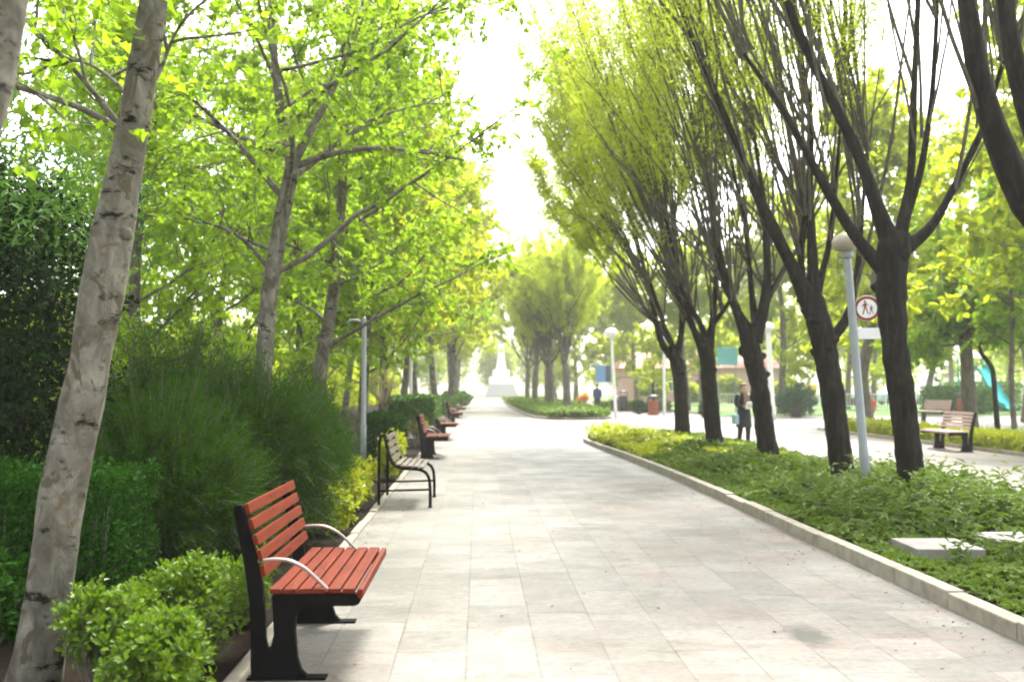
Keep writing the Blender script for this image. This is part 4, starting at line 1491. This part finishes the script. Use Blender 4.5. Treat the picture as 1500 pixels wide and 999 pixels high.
# ------------------------------------------------------------------ lamps and signs
def lamp(loc, h, mat, label, tilt=(0, 0), r0=.062, globe='globe', capr=.20):
    t = empty('street_lamp', loc, label, 'street lamp', 'park lamp posts')
    t.rotation_euler = (tilt[1], tilt[0], 0)
    G = Geo()
    G.lathe([(r0 * 1.05, 0), (r0 * 1.02, .7), (r0 * .92, .75), (r0 * .8, h - .1), (r0 * .78, h - .02)], 14)
    G.build('post', mat, t, True)
    G = Geo()
    G.bevel_box(-.13, .13, -.13, .13, 0.0, .02, .004)
    for sx in (-1, 1):
        for sy in (-1, 1):
            G.lathe([(.012, .02), (.012, .045)], 6, (sx * .1, sy * .1, 0))
    G.build('base_plate', mat, t)
    G = Geo()
    G.lathe([(r0 * .8, h - .06), (r0 * 1.3, h - .03), (capr * .42, h + .0), (capr * .42, h + .03)], 14)
    G.build('collar', mat, t, True)
    G = Geo()
    a = np.linspace(-1.35, 1.5, 12)
    G.lathe([(capr * math.cos(x), h + .03 + capr * .72 * (1 + math.sin(x) / math.sin(1.5)) * .98) for x in a], 20)
    G.build('globe', M[globe], t, True)
    return t


lb = gr(1275, 736, .0)
lamp((5.08, 13.25, .06), 3.27, M['post_grey'], 'leaning pale grey lamp post with a flattened globe on the near island', (R(-4.0), 0), .062, 'globe', .185)
lamp((6.22, 46, 0), 3.75, M['post_white'], 'white globe lamp on the paving behind the near island tip', (R(-3), 0), .075, 'white', .30)
lamp((6.2, 70, .08), 3.75, M['post_white'], 'smaller white globe lamp on the far island', (0, 0), .085, 'white', .33)
def pole():
    t = empty('grey_pole', (-1.95, 17.6, .02), 'slim grey pole rising into the leaves behind the black framed bench', 'pole')
    G = Geo()
    G.lathe([(.052, 0), (.050, .9), (.042, .94), (.040, 2.72), (.02, 2.76)], 12)
    G.build('post', M['post_grey'], t, True)
    G = Geo()
    G.tube([(0, 0, 2.62), (-.10, 0, 2.70), (-.24, 0, 2.70), (-.30, 0, 2.64)], [.022, .02, .02, .018], 8)
    G.build('arm', M['post_grey'], t, True)


pole()
lamp((-2.02, 31.0, .02), 3.7, M['post_white'], 'slim pale lamp post behind the flat topped shrub', (0, 0), .05)
lamp((10.05, 55, 0), 3.9, M['post_white'], 'white lamp post left of the small dark tree beyond the island', (0, 0), .08, 'white', .28)
lamp((13.75, 47.5, 0), 4.1, M['post_white'], 'thick white pole beside the blue green bush', (R(-2), 0), .15, 'white', .30)


def road_sign():
    c = at(1270, 452, 13.22)
    t = empty('round_sign', c, 'small round white sign with a red ring and walking figures fixed to the lamp post', 'sign')
    rx = Matrix.Rotation(R(90), 3, 'X')
    rz = np.array(Matrix.Rotation(R(-14), 3, 'Z'))
    Rm = rz @ np.array(rx)
    G = Geo()
    G.lathe([(.165, -.006), (.168, 0), (.165, .006)], 40, (0, 0, 0), Rm)
    G.build('disc', M['white'], t)
    G = Geo()
    a = np.linspace(0, 2 * np.pi, 49)
    ring = np.column_stack([np.cos(a) * .145, np.zeros(49), np.sin(a) * .145])
    V, F = [], []
    for i in range(48):
        for rr in (.125, .163):
            V.append((math.cos(a[i]) * rr, -.0085, math.sin(a[i]) * rr))
    V = np.array(V) @ rz.T
    F = [[2 * i, 2 * i + 1, (2 * i + 3) % 96, (2 * i + 2) % 96] for i in range(48)]
    G.add(V, [F])
    G.build('ring', M['sign_red'], t)
    # two walking figures: adult and child
    G = Geo()

    def fig(ox, oz, s):
        parts = [[(-.010, .020), (.012, .020), (.015, .055), (-.012, .055)], [(-.012, .052), (-.030, .025), (-.024, .018), (-.004, .048)],
                 [(.010, .052), (.030, .030), (.034, .036), (.014, .058)], [(-.008, .022), (-.026, -.055), (-.016, -.058), (.004, .018)],
                 [(.002, .022), (.022, -.050), (.032, -.048), (.012, .022)]]
        for k, p in enumerate(parts):
            v = np.array([(ox + x * s, -.0090 - .0004 * k, oz + z * s) for x, z in p]) @ rz.T
            G.add(v, [[[0, 1, 2, 3]]])
        b = np.linspace(0, 2 * np.pi, 13)[:-1]
        v = np.array([(ox + .011 * s * math.cos(q), -.0090, oz + (.070 + .011 * math.sin(q)) * s) for q in b]) @ rz.T
        G.add(v, [[list(range(12))]])
    fig(-.025, -.005, 1.35)
    fig(.052, -.030, .9)
    G.build('symbol', M['sign_ink'], t)
    G = Geo()
    G.bevel_box(-.17, .17, -.004, .004, -.40, -.255, .003, rz)
    G.build('plate', M['white'], t)
    G = Geo()
    for z in (.05, -.09, -.33):
        G.box(-.24, .05, .008, .022, z - .012, z + .012, rz)
    G.build('bracket', M['post_grey'], t)


road_sign()


def board(name, loc, w_, h_, z0, mat, label, rz=0.0, second=None):
    t = empty(name, loc, label, 'sign', None, rz)
    G = Geo()
    G.bevel_box(-w_ / 2, w_ / 2, -.03, .03, z0, z0 + h_, .01)
    G.build('panel', mat, t)
    if second:
        G = Geo()
        G.bevel_box(w_ * .16, w_ / 2 - .02, -.036, -.031, z0 + .04, z0 + h_ - .04, .001)
        G.build('side_strip', second, t)
    for s in (-1, 1):
        G = Geo()
        G.lathe([(.035, 0), (.035, z0 + h_ - .05)], 10, (s * (w_ / 2 - .12), .055, 0))
        G.build('post', M['post_grey'], t)
    return t


board('information_board', (9.45, 77, 0), 1.15, 1.3, 1.85, M['sign_blue'], 'blue board on two posts above the man in navy', 0, M['sign_dark_blue'])
board('information_board', (15.1, 61.5, 0), 1.25, 1.05, 2.85, M['sky_panel'], 'light turquoise board seen between two island trunks', 0)
board('yellow_box', (25.6, 78, 0), .95, .95, .75, M['yellow'], 'small square yellow board beyond the blue green bush', 0)


# stone slabs on the island
def slab(cx, cy_, wx, wy, rz, lab):
    G = Geo()
    G.bevel_box(-wx / 2, wx / 2, -wy / 2, wy / 2, -.02, .09, .012)
    o = G.build('stone_slab', M['concrete'])
    o.location = (cx, cy_, .085)
    o.rotation_euler = (0, 0, rz)
    tag(o, lab, 'slab', 'concrete slabs on the island')


slab(4.16, 9.22, .60, .66, R(-3), 'pale square slab on the island, left one nearer the kerb')
slab(5.10, 9.60, .62, .66, R(2), 'pale square slab at the right edge of the island')


# ------------------------------------------------------------------ bins, play things, railing
def bin_(loc, mat, label, h=1.0):
    t = empty('litter_bin', loc, label, 'litter bin', 'litter bins on the right paving')
    G = Geo()
    G.lathe([(.20, .12), (.235, .14), (.26, h * .72), (.27, h * .74), (.255, h * .75)], 18)
    G.build('body', mat, t, True)
    G = Geo()
    G.lathe([(.28, h * .90), (.24, h * .96), (.10, h)], 18)
    G.build('lid', M['bin_dark'], t, True)
    for s in (-1, 1):
        G = Geo()
        G.box(s * .275 - .015, s * .275 + .015, -.03, .03, 0, h * .91)
        G.build('post', M['bin_dark'], t)


rb = gr(957, 612)
bin_((float(rb[0]), float(rb[1]), 0), M['rust'], 'rust red litter bin on the paving behind the tip tree', 1.15)
bin_((8.35, 62, 0), M['bin_dark'], 'dark litter bin just left of the white lamp')
bin_((9.1, 64, 0), M['bin_dark'], 'dark taller litter bin just right of the white lamp', 1.3)
bin_((26.2, 54.8, 0), M['rust'], 'rust red litter bin at the foot of the forked tree', 1.2)


def slide():
    b = gr(1466, 607)
    t = empty('play_slide', (float(b[0]), float(b[1]), 0), 'turquoise play slide with a white top on the right lawn', 'slide', None, R(20))
    Z = [.35, .45, .9, 1.5, 2.1, 2.5, 2.6]
    Yp = [-.7, -.35, .1, .5, .9, 1.25, 1.6]
    G = Geo()
    V, F = [], []
    prof = [(-.42, .26), (-.38, .04), (-.2, -.02), (.2, -.02), (.38, .04), (.42, .26)]
    for th in (0, -.03):
        for y, z in zip(Yp, Z):
            for x, dz in prof:
                V.append((x * (1 + (th != 0) * .05), y, z + dz + th))
    n, m = len(Yp), len(prof)
    for i in range(n - 1):
        for j in range(m - 1):
            a = i * m + j
            F.append([a, a + 1, a + m + 1, a + m])
            F.append([n * m + a, n * m + a + m, n * m + a + m + 1, n * m + a + 1])
    for i in range(n - 1):
        for j in (0, m - 1):
            a = i * m + j
            F.append([a, a + m, n * m + a + m, n * m + a])
    G.add(V, [F])
    G.build('chute', M['turquoise'], t)
    G = Geo()
    G.bevel_box(-.5, .5, 1.6, 2.6, 2.45, 2.55, .02)
    G.build('platform', M['turquoise'], t)
    for sx in (-.47, .47):
        for y in (1.65, 2.55):
            G = Geo()
            G.lathe([(.05, 0), (.05, 3.2)], 10, (sx, y, 0))
            G.build('post', M['turquoise'], t)
    G = Geo()
    G.add([(-.6, 1.5, 3.2), (.6, 1.5, 3.2), (.6, 2.7, 3.2), (-.6, 2.7, 3.2), (-.1, 2.1, 3.75), (.1, 2.1, 3.75)], [[[0, 1, 5, 4], [2, 3, 4, 5]], [[1, 2, 5], [3, 0, 4]], [[3, 2, 1, 0]]])
    G.build('roof', M['white'], t)
    G = Geo()
    for k in range(8):
        G.box(-.4, .4, 2.66, 2.72, .25 + k * .28, .30 + k * .28)
    G.build('ladder', M['turquoise'], t)


slide()


def crooked():
    b = gr(1462, 640)
    Y = float(b[1])
    r = np.random.default_rng(5)
    t = empty('crooked_tree', b, 'crooked bare dark sapling bent left in front of the turquoise slide', 'tree', BG)
    G = Geo()
    trunk_tube(G, r, [np.zeros(3), at(1459, 600, Y) - b, at(1456, 560, Y) - b, at(1454, 540, Y) - b, at(1446, 528, Y) - b, at(1437, 518, Y) - b, at(1434, 506, Y) - b], [.10, .085, .085, .085, .08, .075, .06], 10, .05)
    G.build('trunk', M['bark_dark'], t, True)
    G = Geo()
    tw = np.array([path(r, at(1436, 512, Y) - b, (r.normal(0, .5), r.normal(0, .5), 1), r.uniform(.4, .9), 5, .2) for _ in range(7)])
    G.tubes(tw, np.repeat(np.linspace(.015, .004, 5)[None], 7, 0), 4)
    G.build('twigs', M['bark_dark'], t)


crooked()


def railing():
    t = empty('park_railing', (21, 67, 0), 'pale metal railing across the far lawn', 'railing')
    G = Geo()
    for z in (.25, 1.05):
        G.box(-6, 20, -.02, .02, z - .025, z + .025)
    G.build('rail', M['white'], t)
    G = Geo()
    for k in range(131):
        x = -6 + k * .2
        G.box(x - .010, x + .010, -.01, .01, .27, 1.03)
    tag(G.build('bars', M['white'], t))
    for k in range(14):
        G = Geo()
        G.box(-6.03 + 2 * k, -5.97 + 2 * k, -.03, .03, 0, 1.12)
        G.build('post', M['white'], t)


railing()


def car(loc, mat, rz, label):
    t = empty('parked_car', loc, label, 'car', 'cars parked beyond the railing', rz)
    prof = [(-2.1, .35), (-1.75, .28), (1.75, .28), (2.1, .35), (2.15, .62), (2.0, .80), (1.1, .93), (.55, 1.38), (-.9, 1.42), (-1.55, 1.0), (-2.08, .92), (-2.15, .6)]
    G = Geo()
    G.extrude(prof, -.85, .85, bev=.06)
    G.build('body', mat, t, False)
    for s in (-1, 1):
        G = Geo()
        G.extrude([(.95, .95), (.48, 1.32), (-.15, 1.34), (-.15, .95)], s * .853, s * .858)
        G.extrude([(-.22, .95), (-.22, 1.34), (-.85, 1.35), (-1.35, .98)], s * .853, s * .858)
        G.build('window', M['window'], t)
        for x in (-1.3, 1.3):
            G = Geo()
            G.lathe([(.19, -.1), (.31, -.1), (.33, -.06), (.33, .06), (.31, .1), (.19, .1)], 18, (x, s * .80, .33), Matrix.Rotation(R(90), 3, 'X'))
            G.build('wheel', M['tyre'], t)
        G = Geo()
        G.bevel_box(2.09, 2.16, s * .6 - .16, s * .6 + .16, .60, .74, .02)
        G.build('headlight', M['globe'], t)
    return t


car((29.5, 84, 0), M['car_white'], R(8), 'white car parked beyond the railing behind the lamp post')
car((35.5, 85, 0), M['car_blue'], R(3), 'pale blue car parked beyond the railing at the right')
car((44.5, 88, 0), M['car_white'], R(-5), 'white car parked farthest right beyond the railing')


# ------------------------------------------------------------------ buildings
def pink_house():
    t = empty('pink_house', (21.5, 98, 0), 'low pink house with a salmon roof far behind the island trees', 'house')
    G = Geo()
    G.box(-7.5, 7.5, 0, 6, 0, 3.3)
    G.build('wall', M['plaster_pink'], t)
    G = Geo()
    G.add([(-8, -.5, 3.3), (8, -.5, 3.3), (8, 6.5, 3.3), (-8, 6.5, 3.3), (-7, 3, 4.9), (7, 3, 4.9)], [[[0, 1, 5, 4], [2, 3, 4, 5], [3, 2, 1, 0]], [[1, 2, 5], [3, 0, 4]]])
    G.build('roof', M['roof_red'], t)
    for x in (-5.6, -2.8, 2.6, 5.4):
        F = Geo()
        F.box(x - .62, x + .62, -.05, -.002, 1.0, 2.45)
        f = F.build('window', M['white'], t)
        F = Geo()
        F.box(x - .52, x - .03, -.06, -.052, 1.1, 2.35)
        F.box(x + .03, x + .52, -.06, -.052, 1.1, 2.35)
        F.build('pane', M['window'], f)
    F = Geo()
    F.box(-.5, .5, -.05, -.002, 0, 2.15)
    F.build('door', M['bin_dark'], t)


pink_house()
for i, (x, y, rx, h, lab) in enumerate([(15.6, 91, 1.6, 2.3, 'yellow green bush before the left end of the pink house'), (19.3, 93, 1.5, 1.8, 'yellow green bush before the door of the pink house'),
                                        (23.0, 92, 1.7, 2.5, 'yellow green bush before the middle of the pink house'), (27.2, 91, 1.8, 2.2, 'yellow green bush before the right end of the pink house')]):
    rosette_shrub('garden_bush', (x, y, 0), rx, 1.2, h, 420, 9, .27, T_OVAL, M['leaf_lime'], 150 + i, lab, group='bushes before the pink house')


def monument():
    t = empty('monument', (3.4, 150, 0), 'tall white stepped monument on grey steps at the end of the walk', 'monument')
    t.scale = (.8, .8, .85)
    G = Geo()
    for k in range(6):
        G.box(-3.0 + .15 * k, 3.0 - .15 * k, -6 + .7 * k, 6 - .3 * k, .36 * k, .36 * (k + 1))
    G.build('steps', M['stone_grey'], t)
    G = Geo()
    G.bevel_box(-2.2, 2.2, -1.6, 1.6, 2.16, 3.4, .05)
    G.bevel_box(-1.5, 1.5, -1.2, 1.2, 3.4, 4.6, .05)
    G.build('pedestal', M['stone_white'], t)
    G = Geo()
    G.lathe([(1.0, 4.6), (.85, 5.0), (.62, 6.6), (.55, 8.6), (.7, 8.75), (.7, 8.95)], 12)
    G.build('column', M['stone_white'], t, True)
    G = Geo()
    G.lathe([(.45, 8.95), (.5, 9.4), (.35, 10.0), (.42, 10.4), (.18, 10.7), (.22, 10.95), (.05, 11.2)], 10)
    G.build('finial', M['stone_grey'], t, True)


monument()


# ------------------------------------------------------------------ people
def skin_body(name, verts, edges, rads, mat, parent):
    m = bpy.data.meshes.new(name)
    m.from_pydata(verts, edges, [])
    o = bpy.data.objects.new(name, m)
    COL.objects.link(o)
    o.parent = parent
    m.materials.append(mat)
    sk = o.modifiers.new('Skin', 'SKIN')
    sk.use_smooth_shade = True
    for i, rr in enumerate(rads):
        sv = m.skin_vertices[0].data[i]
        sv.radius = (rr, rr) if np.isscalar(rr) else rr
        sv.use_root = (i == 0)
    sb = o.modifiers.new('Subsurf', 'SUBSURF')
    sb.levels = sb.render_levels = 2
    return o


def person(loc, rz, H, label, coat, legs, hair, stride=.16, coat_len=.52, arms='walk', scarf=None, skirt=1.0, hold=None):
    """walking figure facing local -Y. One continuous body; clothing and hair are children."""
    t = empty('person', loc, label, 'person', None, rz)
    s = H / 1.7
    V, E, Rd = [], [], []

    def v(x, y, z, r):
        V.append((x * s, y * s, z * s))
        Rd.append(r * s if np.isscalar(r) else (r[0] * s, r[1] * s))
        return len(V) - 1

    def chain(*ids):
        for a, b in zip(ids, ids[1:]):
            E.append((a, b))
    pel = v(0, 0, .92, (.13, .10))
    sp1 = v(0, -.005, 1.08, (.12, .09))
    sp2 = v(0, 0, 1.28, (.14, .10))
    nk = v(0, .0, 1.42, (.055, .055))
    nk2 = v(0, -.012, 1.49, (.048, .05))
    hd = v(0, -.02, 1.57, (.074, .088))
    hd2 = v(0, -.012, 1.655, (.066, .08))
    chain(pel, sp1, sp2, nk, nk2, hd, hd2)
    nose = v(0, -.118, 1.565, .013)
    E.append((hd, nose))
    for sd in (-1, 1):
        e = v(sd * .082, -.01, 1.57, .016)
        E.append((hd, e))
    for sd in (-1, 1):
        f = sd * stride
        hip = v(sd * .085, 0, .86, .088)
        kn = v(sd * .088, -f * .75 - .02, .48, .056)
        an = v(sd * .09, -f * 1.15 + .03, .09, .038)
        heel = v(sd * .09, -f * 1.15 + .045, .035, .032)
        toe = v(sd * .098, -f * 1.15 - .13, .028, .03)
        chain(pel, hip, kn, an, heel)
        E.append((an, toe))
        shd = v(sd * .175, 0, 1.36, .058)
        if arms == 'hold':
            el = v(sd * .23, -.02, 1.10, .042)
            wr = v(sd * .10, -.22, 1.08, .028)
            hdp = v(sd * .075, -.27, 1.09, .026)
            fd = np.array([-sd * .4, -.6, .15])
        else:
            el = v(sd * .225, f * .35 + .02, 1.10, .042)
            wr = v(sd * .235, f * .9 - .04, .88, .028)
            hdp = v(sd * .235, f * 1.0 - .055, .82, .027)
            fd = np.array([0, -.25, -1.0])
        chain(sp2, shd, el, wr, hdp)
        fd = fd / np.linalg.norm(fd)
        side = np.cross(fd, [sd, 0, 0.01])
        side /= np.linalg.norm(side)
        p = np.array(V[hdp]) / s
        for k in range(4):
            ln = (.062, .075, .07, .054)[k]
            a = p + side * (k - 1.5) * .017 + fd * .025
            b = a + fd * ln * .55
            c = b + fd * ln * .35 + np.array([-sd * .018, 0, 0])
            i1, i2, i3 = v(*a, .0095), v(*b, .0085), v(*c, .0075)
            chain(hdp, i1, i2, i3)
        a = p + side * -.034 + fd * .0
        b = a + side * -.015 + fd * .03
        chain(hdp, v(*a, .011), v(*b, .009))
    skin_body('body', V, E, Rd, M['skin'], t)
    # face
    G = Geo()
    for sd in (-1, 1):
        G.lathe([(.001, -.006), (.009, -.003), (.009, .003), (.001, .006)], 8, (sd * .031 * s, -.104 * s, 1.585 * s), Matrix.Rotation(R(90), 3, 'X'))
    G.build('eyes', M['hair_dark'], t)
    G = Geo()
    G.bevel_box(-.024 * s, .024 * s, -.108 * s, -.098 * s, 1.518 * s, 1.527 * s, .003)
    G.build('mouth', M['sign_ink'], t)
    # trousers as two tapered tubes
    for sd in (-1, 1):
        f = sd * stride
        G = Geo()
        q, rr = resample([np.array(p) * s for p in [(sd * .085, 0, .93), (sd * .087, 0, .84), (sd * .088, -f * .75 - .02, .48), (sd * .09, -f * 1.15 + .03, .10)]], np.array([.11, .105, .075, .056]) * s, 16)
        G.tube(q, rr, 12)
        G.build('trouser_leg', legs, t, True)
        G = Geo()
        q, rr = resample([np.array(p) * s for p in [(sd * .09, -f * 1.15 + .085, .045), (sd * .09, -f * 1.15 + .03, .055), (sd * .096, -f * 1.15 - .08, .04), (sd * .10, -f * 1.15 - .175, .03)]], np.array([.025, .046, .042, .022]) * s, 10)
        G.tube(q, rr, 10)
        G.build('shoe', M['shoe'], t, True)
    # coat: loft of ellipses, plus sleeves
    G = Geo()
    zb = 1.42 - coat_len * 1.5 if coat_len > .6 else 1.42 - coat_len * 1.25
    lv = [(zb, .185 * skirt, .165 * skirt), (zb + .02, .19 * skirt, .17 * skirt), (.95, .185, .14), (1.10, .165, .12), (1.28, .19, .13), (1.37, .185, .11), (1.42, .10, .085), (1.47, .065, .065)]
    lv = [q for q in lv if q[0] >= zb]
    sides = 20
    a = np.arange(sides) / sides * 2 * np.pi
    VV = np.concatenate([np.column_stack([rx * np.cos(a) * (1 + .03 * np.sin(5 * a + z * 9) * (z < 1.0)), ry * np.sin(a), np.full(sides, z)]) for z, rx, ry in lv]) * s
    i = np.arange(len(lv) - 1)[:, None] * sides
    j = np.arange(sides)[None]
    k = (j + 1) % sides
    G.add(VV, [np.stack([i + j, i + k, i + sides + k, i + sides + j], -1).reshape(-1, 4)])
    for sd in (-1, 1):
        f = sd * stride
        if arms == 'hold':
            pts = [(sd * .15, 0, 1.385), (sd * .19, 0, 1.33), (sd * .235, -.015, 1.10), (sd * .12, -.20, 1.08)]
        else:
            pts = [(sd * .15, 0, 1.385), (sd * .19, 0, 1.33), (sd * .23, f * .35 + .02, 1.10), (sd * .237, f * .85 - .035, .90)]
        q, rr = resample([np.array(p) * s for p in pts], np.array([.065, .075, .060, .046]) * s, 14)
        G.tube(q, rr, 12)
    G.build('coat', coat, t, True)
    # hair cap
    G = Geo()
    th = np.linspace(.0, 1.9, 8)
    VV = []
    for u in th:
        for b in a:
            back = .5 + .5 * math.sin(b)
            uu = u * (.55 + .45 * back)
            VV.append((.088 * math.sin(uu) * math.cos(b), .105 * math.sin(uu) * math.sin(b) - .008, 1.60 + .118 * math.cos(uu)))
    VV = np.array(VV) * s
    i = np.arange(7)[:, None] * sides
    G.add(VV, [np.stack([i + j, i + sides + j, i + sides + k, i + k], -1).reshape(-1, 4)])
    G.build('hair', hair, t, True)
    if scarf:
        G = Geo()
        G.lathe([(.075 * s, 1.40 * s), (.105 * s, 1.42 * s), (.11 * s, 1.47 * s), (.075 * s, 1.50 * s)], 16)
        for x in (-.03, .045):
            q, rr = resample([np.array((x, -.09, 1.44)) * s, np.array((x * 1.1, -.145, 1.3)) * s, np.array((x * 1.2, -.15, 1.05)) * s], np.array([.035, .04, .035]) * s, 8)
            G.tube(q, rr, 8)
        G.build('scarf', scarf, t, True)
    return t


wp = gr(1090, 653)
wo_ = person((float(wp[0]), float(wp[1]), 0), R(15), 1.66, 'person in a long black coat with a brown scarf walking this way between the trees', M['cloth_black'], M['cloth_black'], M['hair_brown'], .07, .61, 'hold', M['cloth_brown'], 1.15)
# things she carries
hb = empty('paper_sheet', (0, 0, 0), 'white paper held by the walking person in black', 'paper')
G = Geo()
G.bevel_box(-.10, .10, -.006, .006, -.10, .10, .002, Matrix.Rotation(R(25), 3, 'X'))
pp = G.build('sheet', M['paper'], hb)
ca, sa = math.cos(R(15)), math.sin(R(15))
hb.location = (float(wp[0]) + .30 * sa, float(wp[1]) - .30 * ca, 1.08)
hb.rotation_euler = (0, 0, R(15))
hg = empty('shopping_bag', (float(wp[0]) - .245, float(wp[1]) - .06, .50), 'pale blue bag hanging at the side of the walking person in black', 'bag', None, R(10))
G = Geo()
G.bevel_box(-.06, .06, -.12, .12, .08, .34, .03)
G.build('body', M['bag_blue'], hg)
G = Geo()
q, rr = resample([(.0, -.09, .33), (.03, -.06, .52), (.05, 0, .60), (.03, .06, .52), (0, .09, .33)], [.009] * 5, 18)
G.tube(q, rr, 8)
G.build('handle', M['bag_blue'], hg, True)
mp_ = gr(875, 603.5)
person((float(mp_[0]), float(mp_[1]), 0), R(182), 1.70, 'person in a navy jacket walking away on the right path', M['cloth_navy'], M['cloth_black'], M['hair_dark'], .14, .5)
cp_ = gr(1277, 622)
person((float(cp_[0]), float(cp_[1]), 0), R(-60), 1.22, 'child in an orange coat seen past the leaning lamp post', M['cloth_orange'], M['cloth_grey'], M['cloth_grey'], .10, .52)

# scattered dry leaves on the paving by the kerb and bed
r = np.random.default_rng(8)
n = 420
x = np.where(r.random(n) < .6, 3.36 - np.abs(r.normal(0, .30, n)), XL + .05 + np.abs(r.normal(0, .14, n)))
x = np.where(r.random(n) < .22, r.uniform(XL, 3.3, n), x)
y = r.uniform(4.5, 18, n)
G = Geo()
az = r.uniform(0, 6.28, n)
G.leaves(T_OVAL, np.column_stack([x, y, np.full(n, .006)]), np.column_stack([np.cos(az), np.sin(az), r.normal(0, .12, n)]), np.array([0, 0, 1.]) + r.normal(0, .2, (n, 3)), r.uniform(.012, .034, n))
tag(G.build('fallen_leaves', M['dry_leaf']), 'dry fallen leaves scattered along the edges of the paving', 'leaves', kind='stuff')


# ------------------------------------------------------------------ air
def haze():
    G = Geo()
    G.box(-130, 150, -80, 260, -1.2, 24)
    m, nt, out = newmat('hazy air')
    v = nt.nodes.new('ShaderNodeVolumePrincipled')
    v.inputs['Color'].default_value = (.98, .98, .94, 1)
    v.inputs['Density'].default_value = 0.0007
    v.inputs['Anisotropy'].default_value = 0.3
    nt.links.new(v.outputs[0], out.inputs['Volume'])
    tag(G.build('haze', m), 'pale bright haze filling the park air', 'haze', kind='stuff')


haze()
